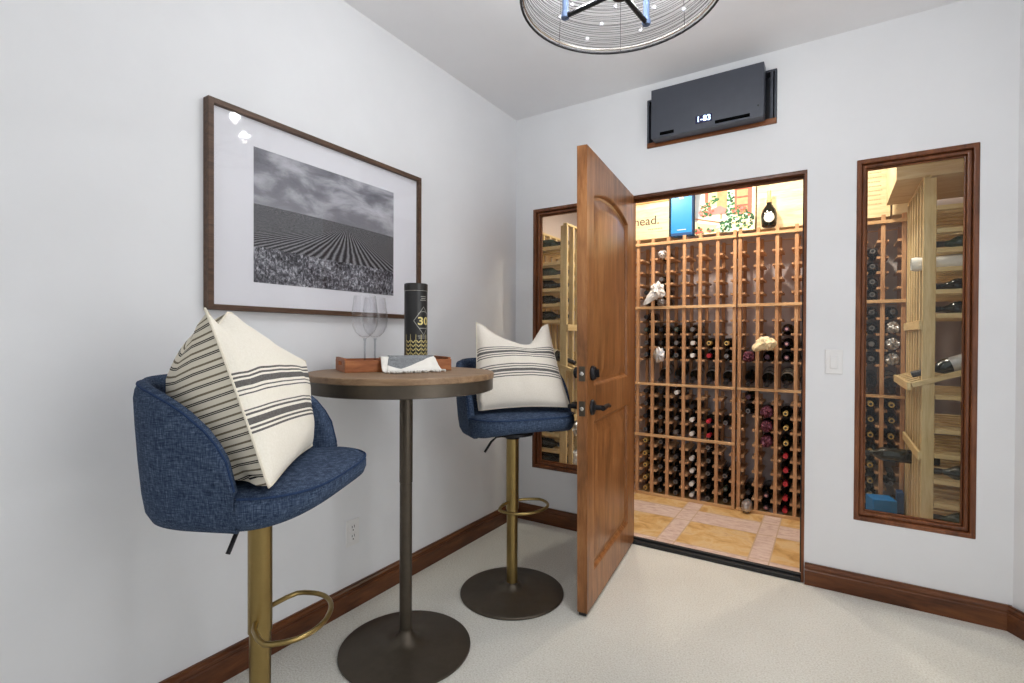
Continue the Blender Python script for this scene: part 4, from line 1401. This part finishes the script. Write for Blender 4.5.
OCC = [
    # (column, string of 19 row codes; '.' empty, 'D' display bottle, others = capsule colour)
    (colsA[0], '...nk' + 'nekk.' + 'nknk' + 'ggggg'),
    (colsA[1], '..y..' + '.nn.D' + 'nnkk' + 'kkkkk'),
    (colsA[2], '.....' + '.eykD' + 'wnyy' + '.kkkk'),
    (colsA[3], '.....' + '.ywwD' + '.nww' + '.wwww'),
    (colsA[4], '.....' + '..grD' + '..rr' + 'kkknk'),
    (colsA[5], '.....' + '..gyD' + '..k.' + '..kek'),
    (colsB[0], '.....' + '....D' + 'uk..' + '...n.'),
    (colsB[1], '.....' + '...uD' + '....' + '...qq'),
    (colsB[2], '.....' + '.qqqD' + '.ggg' + 'rrrrr'),
    (colsB[3], '.....' + '..knD' + '.ggg' + 'kkkkk'),
    (colsE[0], '.kkkk' + 'kkykD' + 'gggg' + 'ggggg'),
    (colsE[1], '.....' + 'k...D' + 'gggg' + '.k...'),
]
DLAB = {}
def display_bottle(xc, where, lab, cap='cap_dark'):
    RB = 0.041 if xc < 1.83 else 0.0385
    b = bottle_mesh('wine_bottle', M['bottle'], 0.29, RB)
    c = MB().lathe([(0.0145, 0.072), (0.0148, 0.070), (0.0160, 0.020), (0.0165, 0.002), (0.0150, -0.0012), (0, -0.0014)], 16, RYZ, cap=False).build('capsule', M[cap], b, smooth=50)
    if lab:
        MB().lathe([(RB+0.0003, 0.140), (RB+0.0004, 0.141), (RB+0.0004, 0.258), (RB+0.0003, 0.259)], 24, RYZ, cap=False).build('label', M[lab], b, smooth=50)
        MB().lathe([(RB+0.0006, 0.178), (RB+0.0007, 0.179), (RB+0.0007, 0.192), (RB+0.0006, 0.193)], 24, RYZ, cap=False).build('label_band', M['ink'], b, smooth=50)
    b.location = (xc, RY+0.012, Z_R3+0.034)
    b.rotation_euler = (math.radians(16), 0, 0)
    tag(b, 'tilted display bottle, tenth row down, %s' % where, 'wine bottle', 'tilted display bottles')
dl = {0: 'label', 1: None, 2: 'label_silver', 3: 'label', 4: None}
for ci, ((xc, where), rows) in enumerate(OCC):
    for r, c in enumerate(rows):
        if c == '.':
            continue
        if c == 'D':
            display_bottle(xc, where, {1: 'label_silver', 2: None, 3: 'label_silver', 4: 'label_silver', 5: 'label_silver', 6: None, 7: 'label_silver', 8: 'label', 9: 'label', 10: None, 11: 'label'}[ci])
        else:
            slot_bottle(xc, r, c, where)

# wrapped bottles: a crumpled sheet closed round a bottle neck
def wrap_blob(rx, ry, rz_, seed, amp, seg=28, rings=18, tail=None):
    m = MB()
    v, f = [], []
    for j in range(rings+1):
        th = PI*j/rings
        for i in range(seg):
            a = 2*PI*i/seg
            d = Vector((math.sin(th)*math.cos(a), -math.cos(th), math.sin(th)*math.sin(a)))
            q = 1+amp*noise.noise(d*2.6+Vector((seed, 0, 0)))+amp*0.7*abs(noise.noise(d*6+Vector((0, seed, 0))))
            p = Vector((d.x*rx*q, d.y*ry*q, d.z*rz_*q))
            if tail:
                w = max(0.0, d.dot(Vector(tail).normalized()))**6
                p += Vector(tail)*w
            v.append(p)
    for j in range(rings):
        for i in range(seg):
            i2 = (i+1) % seg
            f.append((j*seg+i, j*seg+i2, (j+1)*seg+i2, (j+1)*seg+i))
    m.add(v, f)
    return m
def wrapped_bottle(loc, label, mat, rx, ry, rz_, seed, amp=0.45, tail=None, rot=(0, 0, 0), cat='wrapped bottle', bot=True, wy=0.03):
    b = bottle_mesh('wrapped_bottle', M['bottle'])
    b.location = loc
    b.rotation_euler = rot
    m = wrap_blob(rx, ry, rz_, seed, amp, tail=tail)
    for p in m.v:
        p.y += wy
        if rot == (0, 0, 0) and loc[1]+p.y > RY-0.016:      # inside the slot it is held by the rails
            q_ = math.hypot(p.x, p.z)
            lim = 0.0375 if loc[0] < 1.83 else 0.036
            if q_ > lim:
                p.x *= lim/q_
                p.z *= lim/q_
    m.build('wrapping', mat, b, smooth=50)
    tag(b, label, cat)
    return b
c1x = colsA[1][0]
wrapped_bottle((c1x, RY+0.03, ROWS[0]+0.0300), 'bottle in white tissue on the top row, second column right of the open door', M['tissue'], 0.026, 0.05, 0.026, 1.1)
wrapped_bottle((c1x, RY+0.02, ROWS[3]+0.0300), 'bottle in torn white tissue hanging out of the fourth row near the open door', M['tissue'], 0.038, 0.06, 0.050, 4.7, 0.6, (-0.06, -0.03, -0.07), wy=-0.085)
wrapped_bottle((c1x, RY+0.02, ROWS[4]+0.0300), 'bottle end in grey tissue below the torn white tissue', M['foil'], 0.028, 0.05, 0.026, 9.2, 0.5)
wrapped_bottle((c1x, RY+0.015, ROWS[8]+0.0300), 'bottle end in printed silver foil, second column right of the open door', M['foil'], 0.040, 0.03, 0.055, 3.3, 0.35, wy=-0.03)
wrapped_bottle((colsB[0][0], RY+0.02, ROWS[8]+0.0300), 'bottle in dark purple netting at the left of the cream paper', M['mesh_purple'], 0.040, 0.06, 0.044, 5.5, 0.5)
wrapped_bottle((colsB[1][0], RY+0.02, ROWS[7]+0.0300), 'bottle topped with crumpled cream paper in the right hand rack', M['tissue_cream'], 0.056, 0.05, 0.044, 6.6, 0.35, (-0.03, -0.02, -0.02), wy=-0.075)
wrapped_bottle((colsB[1][0], RY+0.02, ROWS[11]+0.0300), 'bottle in purple netting two rows below the cream paper', M['mesh_purple'], 0.042, 0.06, 0.044, 7.9, 0.5)
wrapped_bottle((colsB[1][0], RY+0.02, ROWS[12]+0.0300), 'bottle in purple netting, second down of three in the column', M['mesh_purple'], 0.034, 0.06, 0.050, 2.9, 0.5)
wrapped_bottle((colsB[1][0], RY+0.02, ROWS[13]+0.0300), 'bottle in purple netting, lowest of three in the column', M['mesh_purple'], 0.034, 0.06, 0.050, 8.4, 0.5)
wrapped_bottle((colsB[0][0], RY-0.03, ROWS[18]+0.0300), 'silver foil topped bottle jutting out at the floor beside the red capped column', M['foil'], 0.034, 0.07, 0.046, 1.9, 0.2)
wrapped_bottle((colsE[1][0], RY+0.02, ROWS[6]+0.0345), 'bottle in crinkled silver foil inside the right window, upper of three', M['foil'], 0.036, 0.05, 0.048, 4.1, 0.5)
wrapped_bottle((colsE[1][0], RY+0.02, ROWS[7]+0.0345), 'bottle in crinkled silver foil inside the right window, middle of three', M['foil'], 0.038, 0.05, 0.048, 6.1, 0.5)
wrapped_bottle((colsE[1][0], RY+0.02, ROWS[8]+0.0345), 'bottle in crinkled silver foil inside the right window, lowest of three', M['foil'], 0.040, 0.05, 0.044, 7.1, 0.5)

# bottles in the pine side racks, lying across with the mouth to the cellar
def side_bottle(x, y, z, toward, label, lab=None, glass='bottle_green', L=0.295, r=0.038, tilt=0.0):
    b = bottle_mesh('wine_bottle', M[glass], L, r)
    rz = PI/2 if toward > 0 else -PI/2      # local +y is mouth -> base
    # mouth towards +x for the left rack (base towards -x): local +y -> -x
    b.location = (x, y, z)
    b.rotation_euler = (tilt, 0, rz)
    MB().lathe([(0.0145, 0.072), (0.0160, 0.020), (0.0165, 0.002), (0.0150, -0.0012), (0, -0.0014)], 16, RYZ, cap=False).build('capsule', M['cap_dark'], b, smooth=50)
    if lab:
        MB().lathe([(r+0.0004, 0.160), (r+0.0005, 0.161), (r+0.0005, 0.25), (r+0.0004, 0.251)], 24, RYZ, cap=False).build('label', M[lab], b, smooth=50)
    tag(b, label, 'wine bottle')
    return b
YR = 0.373
YL = 0.373
for k, (zi, txt, lab) in enumerate([(3, 'upper', 'label'), (9, 'lower', None)]):
    pass
side_bottle(2.175, YR, SIDE_Z[2]+0.028, -1, 'green bottle lying in the right pine rack above the white paper bag', 'label')
b = side_bottle(2.150, YR, SIDE_Z[3]+0.028, -1, 'bottle in a white paper bag sticking out of the right pine rack', 'label')
m = MB().lathe([(0.030, -0.030), (0.034, -0.012), (0.030, 0.03), (0.035, 0.085), (0.0384, 0.13), (0.0385, 0.215), (0.0383, 0.22), (0.0382, 0.215)], 24, RYZ, cap=False)
for p in m.v:
    q = 1+(0.14 if p.y < 0.06 else 0.02)*noise.noise(p*38)
    p.x *= q; p.z *= q
m.build('paper_bag', M['tissue'], b, smooth=50)
b['category'] = 'wrapped bottle'
for zi, nm in ((4, 'first'), (5, 'second')):
    side_bottle(2.178, YR+0.102, SIDE_Z[zi]+0.028, -1, 'dark bottle in the right pine rack, %s below the paper bag' % nm, None, 'bottle')
side_bottle(2.128, YR, 1.020, -1, 'dark bottle on the sloping display rail of the right pine rack', 'label_silver', 'bottle', 0.30, 0.037, math.radians(20))
side_bottle(2.178, YR, SIDE_Z[9]+0.028, -1, 'dark bottle low in the right pine rack, above the bottom rails', None, 'bottle')
side_bottle(2.178, YR, SIDE_Z[11]+0.028, -1, 'green bottle lowest in the right pine rack', None, 'bottle_green')
mg = side_bottle(1.90, 0.675, 0.5495, -1, 'large dark bottle lying across, seen low through the right window', None, 'bottle', 0.38, 0.0385)
for zi, nm in ((0, 'top'), (2, 'second'), (3, 'third'), (4, 'fourth'), (5, 'fifth')):
    side_bottle(0.205, YL, SIDE_Z[zi]+0.028, 1, 'green bottle lying in the left pine rack, %s from above through the left window' % nm, None, 'bottle_green' if zi < 3 else 'bottle')
for zi, nm in ((9, 'upper'), (10, 'middle'), (11, 'lower')):
    side_bottle(0.205, YL, SIDE_Z[zi]+0.028, 1, 'dark bottle low in the left pine rack, %s of three under the corner stool seat' % nm, None, 'bottle')
side_bottle(0.262, YL, 1.020, 1, 'dark bottle on the sloping display rail of the left pine rack', 'label', 'bottle', 0.30, 0.037, math.radians(20))
for (y, z, sd, nm) in ((0.47, SIDE_Z[9]+0.03, 3.0, 'upper'), (0.47, SIDE_Z[11]+0.03, 5.0, 'lower')):
    w = wrapped_bottle((0.245, y, z), 'foil wrapped bottle end in the left pine rack, %s of two near the door' % nm, M['foil'], 0.04, 0.04, 0.05, sd, 0.5, rot=(0, 0, PI/2), cat='wrapped bottle')

# blue boxes
def carton(name, label, cat, loc, sx, sy, sz, rz, front, side, topm=None):
    t = thing(name, label, cat, loc, rz)
    b = MB().box(-sx/2, sx/2, -sy/2, sy/2, 0, sz).build('carton_body', front, t, smooth=0, bevel=0.003)
    return t
# low in the right window
carton('gift_box', 'bright blue box low behind the right window in front of the rack', 'box', (2.040, 0.83, 0.0006), 0.12, 0.12, 0.262, 0.25, M['blue_box'], M['blue_side'])
carton('gift_box', 'narrow blue box standing just behind the wider blue box in the right window', 'box', (2.132, 0.885, 0.0006), 0.034, 0.08, 0.300, 0.0, M['blue_side'], M['blue_side'])

# ------------------------------------------------------------------ things standing on top of the racks
ZS = Z_TOP+0.046
def crate(label, x0, x1, y0, y1, z0, z1, band=True, printing=None):
    xm = (x0+x1)/2
    t = thing('wine_crate', label, 'wooden crate', (xm, y0, z0))
    a, b, h = x0-xm, x1-xm, z1-z0
    k = 0.012
    MB().box(a, b, 0, k, 0, h).build('front_board', M['crate'], t, smooth=0, bevel=0.0015)
    MB().box(a, b, y1-y0-k, y1-y0, 0, h).build('back_board', M['crate'], t, smooth=0)
    MB().box(a, a+k, k, y1-y0-k, 0, h).build('side_board', M['crate'], t, smooth=0)
    MB().box(b-k, b, k, y1-y0-k, 0, h).build('side_board', M['crate'], t, smooth=0)
    MB().box(a+k, b-k, k, y1-y0-k, 0, k).build('bottom_board', M['crate'], t, smooth=0)
    MB().box(a+k, b-k, k, y1-y0-k, h-k, h).build('lid_board', M['crate'], t, smooth=0)
    if band:
        MB().box(a, b, -0.006, -0.0003, h-0.05, h).build('top_batten', M['crate_dk'], t, smooth=0, bevel=0.001)
    for txt, size, x, z, ink in (printing or []):
        if not txt:
            # faint line of print too small to read in the picture: short ink marks
            rq = random.Random(int(z*1000))
            m = MB()
            q = -0.055
            while q < 0.05:
                w_ = rq.uniform(0.004, 0.012)
                m.box(x-xm+q, x-xm+q+w_, -0.0012, -0.0002, z-z0-size*0.3, z-z0+size*0.3)
                q += w_+0.003
            m.build('printed_line', M[ink], t, smooth=0)
            continue
        vs, fs = text_geo(txt, size)
        T = Matrix.Translation((x-xm, -0.0009, z-z0)) @ Matrix.Rotation(PI/2, 4, 'X')
        MB().add(vs, fs, T).build('printed_text', M[ink], t, smooth=0, fix=False)
    return t
crate('pale wooden crate printed with black lettering beside the blue box', 0.33, 0.742, 0.985, 1.25, ZS, 2.285, True,
      [('nead.', 0.095, 0.570, 2.100, 'ink'), ('', 0.016, 0.640, 2.035, 'ink_lite')])
def tall_box():
    t = thing('gift_box', 'tall bright blue gift box on top of the rack beside the crate', 'box', (0.838, 0.965, ZS+0.0002))
    MB().box(-0.075, 0.075, 0, 0.10, 0.004, 0.335).build('carton_body', M['blue_box'], t, smooth=0, bevel=0.003)
    MB().box(0.0752, 0.0762, 0.004, 0.096, 0.006, 0.333).build('side_panel', M['blue_side'], t, smooth=0)
    MB().box(-0.074, 0.074, -0.0008, 0.0, 0.0, 0.020).build('dark_foot_band', M['blue_side'], t, smooth=0)
    m = MB()
    m.prism([(-0.012, 0.27), (0.014, 0.27), (0.017, 0.292), (0.008, 0.285), (0.001, 0.300), (-0.006, 0.285), (-0.015, 0.292)], -0.0012, -0.0002)
    m.build('printed_crest', M['label'], t, smooth=0)
    m = MB()
    m.box(-0.03, 0.035, -0.0012, -0.0002, 0.040, 0.044)
    m.build('printed_line', M['label'], t, smooth=0)
tall_box()
def painting():
    t = thing('canvas_painting', 'bright canvas of a flowery terrace with red shutters, leaning above the racks', 'painting', (1.125, 1.015, ZS), rot=(math.radians(-4), 0, 0))
    w, h = 0.404, 0.42
    M_ = [plain('oil_cream', (244, 232, 196), 0.6, var=0.05), plain('oil_orange', (222, 140, 98), 0.6, var=0.12), plain('oil_red', (190, 84, 66), 0.6, var=0.1), plain('oil_green', (40, 96, 56), 0.7, var=0.6, scale=90),
          plain('oil_rose', (206, 116, 112), 0.6, var=0.15), plain('oil_grey', (150, 158, 166), 0.6, var=0.1), plain('oil_mint', (176, 214, 190), 0.6, var=0.1), plain('oil_yellow', (236, 214, 150), 0.6, var=0.08),
          plain('oil_brown', (142, 96, 74), 0.6, var=0.1), plain('oil_dark_green', (22, 62, 36), 0.7, var=0.3)]
    MB().box(-w/2, w/2, 0, 0.03, 0, h).build('canvas', M_[0], t, smooth=0, bevel=0.002)
    def blob(cx, cz, rx, rz_, seed, n=28):
        return [(cx+rx*math.cos(2*PI*k/n)*(1+0.28*noise.noise(Vector((math.cos(2*PI*k/n)*3+seed, math.sin(2*PI*k/n)*3, 0)))), cz+rz_*math.sin(2*PI*k/n)*(1+0.28*noise.noise(Vector((seed, math.cos(2*PI*k/n)*3, math.sin(2*PI*k/n)*3))))) for k in range(n)]
    R = lambda a, b, c, d: [(a, c), (b, c), (b, d), (a, d)]
    layers = [
        (5, R(-0.215, -0.175, 0.10, 0.42)), (0, R(-0.175, -0.155, 0.10, 0.42)), (7, R(-0.12, -0.03, 0.20, 0.42)), (1, R(-0.055, 0.035, 0.12, 0.42)),
        (2, R(-0.145, -0.12, 0.2, 0.42)), (6, R(0.02, 0.055, 0.0, 0.42)), (1, R(0.07, 0.19, 0.12, 0.42)), (2, R(0.075, 0.088, 0.12, 0.40)), (2, R(0.165, 0.195, 0.1, 0.40)),
        (4, [(-0.15, 0.14), (-0.1, 0.18), (-0.03, 0.2), (0.02, 0.17), (0.02, 0.13)]), (0, [(-0.215, 0.09), (0.0, 0.06), (0.02, 0.13), (-0.15, 0.14)]),
        (8, [(-0.215, 0.115), (0.01, 0.06), (0.01, 0.072), (-0.215, 0.127)]), (7, [(-0.2, 0.01), (0.0, 0.01), (0.0, 0.05), (-0.2, 0.09)]),
        (8, R(-0.028, -0.016, 0.10, 0.14)),
    ]
    rp = random.Random(11)
    for cx, cz, rx, rz_, n, cols in ((-0.14, 0.20, 0.045, 0.05, 40, (3, 3, 6, 8)), (-0.075, 0.25, 0.03, 0.03, 22, (3, 3, 7)), (0.045, 0.16, 0.028, 0.15, 70, (3, 3, 6, 9)), (0.14, 0.07, 0.075, 0.06, 90, (3, 9, 3, 6, 7)),
                                     (0.0, 0.04, 0.05, 0.04, 50, (3, 9, 6)), (-0.18, 0.03, 0.03, 0.025, 24, (3, 4, 2)), (0.11, 0.15, 0.05, 0.03, 30, (4, 2, 3)), (-0.10, 0.03, 0.03, 0.012, 14, (8, 5, 3)), (-0.13, 0.16, 0.06, 0.03, 30, (4, 4, 2, 3))):
        for _ in range(n):
            a, q = rp.uniform(0, 2*PI), math.sqrt(rp.random())
            x, z = cx+rx*q*math.cos(a), cz+rz_*q*math.sin(a)
            r_ = rp.uniform(0.007, 0.014)
            layers.append((rp.choice(cols), [(max(-0.213, min(0.213, x+r_*math.cos(b))), max(0.003, z+r_*0.8*math.sin(b))) for b in (rp.uniform(0, 1)+2*PI*k/6 for k in range(6))]))
    for z in (0.18, 0.24, 0.30, 0.36):
        layers.append((2, R(0.088, 0.165, z, z+0.008)))
    m = MB()
    for k, (c, poly) in enumerate(layers):
        m.cur = c
        y = -0.0004-0.000012*k
        m.add([(x*0.93, y, z) for x, z in poly], [tuple(range(len(poly)))])
    m.build('painted_scene', M_, t, smooth=0, fix=False)
painting()
def round_bottle():
    t = thing('brandy_bottle', 'round black bottle with a white round label standing on the rack top', 'bottle', (1.418, 0.985, ZS))
    MB().lathe([(0, 0), (0.036, 0), (0.044, 0.006), (0.049, 0.05), (0.049, 0.085), (0.042, 0.115), (0.026, 0.14), (0.017, 0.152), (0.0155, 0.18)], 36).build('glass_body', M['bottle'], t, smooth=60)
    MB().lathe([(0.0165, 0.166), (0.017, 0.168), (0.017, 0.18), (0.0175, 0.182), (0.0165, 0.186), (0.012, 0.19), (0.012, 0.245), (0, 0.247)], 24).build('neck_seal', M['brandy_cap'], t, smooth=50)
    va = math.atan2(CAMP.y-0.985, CAMP.x-1.418)
    m = MB()
    vs, fs = [], []
    n = 28
    def P(s, z):
        z_ = max(0.006, min(0.114, z))
        if z_ < 0.05: r = 0.044+(0.049-0.044)*(z_-0.006)/0.044
        elif z_ < 0.085: r = 0.049
        else: r = 0.049-(0.007)*(z_-0.085)/0.03
        a = va+s/0.049
        return ((r+0.0008)*math.cos(a), (r+0.0008)*math.sin(a), z)
    rings = 5
    vs.append(P(0, 0.058))
    for j in range(1, rings+1):
        for k in range(n):
            q = 2*PI*k/n
            vs.append(P(0.034*j/rings*math.cos(q), 0.058+0.034*j/rings*math.sin(q)))
    for k in range(n):
        fs.append((0, 1+k, 1+(k+1) % n))
    for j in range(rings-1):
        for k in range(n):
            k2 = (k+1) % n
            fs.append((1+j*n+k, 1+(j+1)*n+k, 1+(j+1)*n+k2, 1+j*n+k2))
    m.add(vs, fs)
    m.build('round_label', M['label'], t, smooth=60, fix=False)
M['brandy_cap'] = plain('amber_stopper', (196, 158, 110), 0.4)
round_bottle()
crate('pale wooden crate on the rack top behind the round bottle', 1.335, 1.815, 1.045, 1.25, ZS, 2.33, False,
      [])
crate('pale wooden crate with faint lines of print, top left inside the right window', 1.84, 2.085, 1.03, 1.25, ZS, 2.36, False,
      [('', 0.012, 1.985, 2.24-0.028*k, 'ink_lite') for k in range(8)])
crate('small low wooden crate at the end of the rack top inside the right window', 2.095, 2.26, 1.0, 1.25, ZS, 2.09, False,
      [('', 0.014, 2.16, 2.045, 'ink_lite')])
crate('wide wooden crate lying on top of the right pine rack', 2.055, 2.52, 0.335, 0.90, 2.0012, 2.26, False)
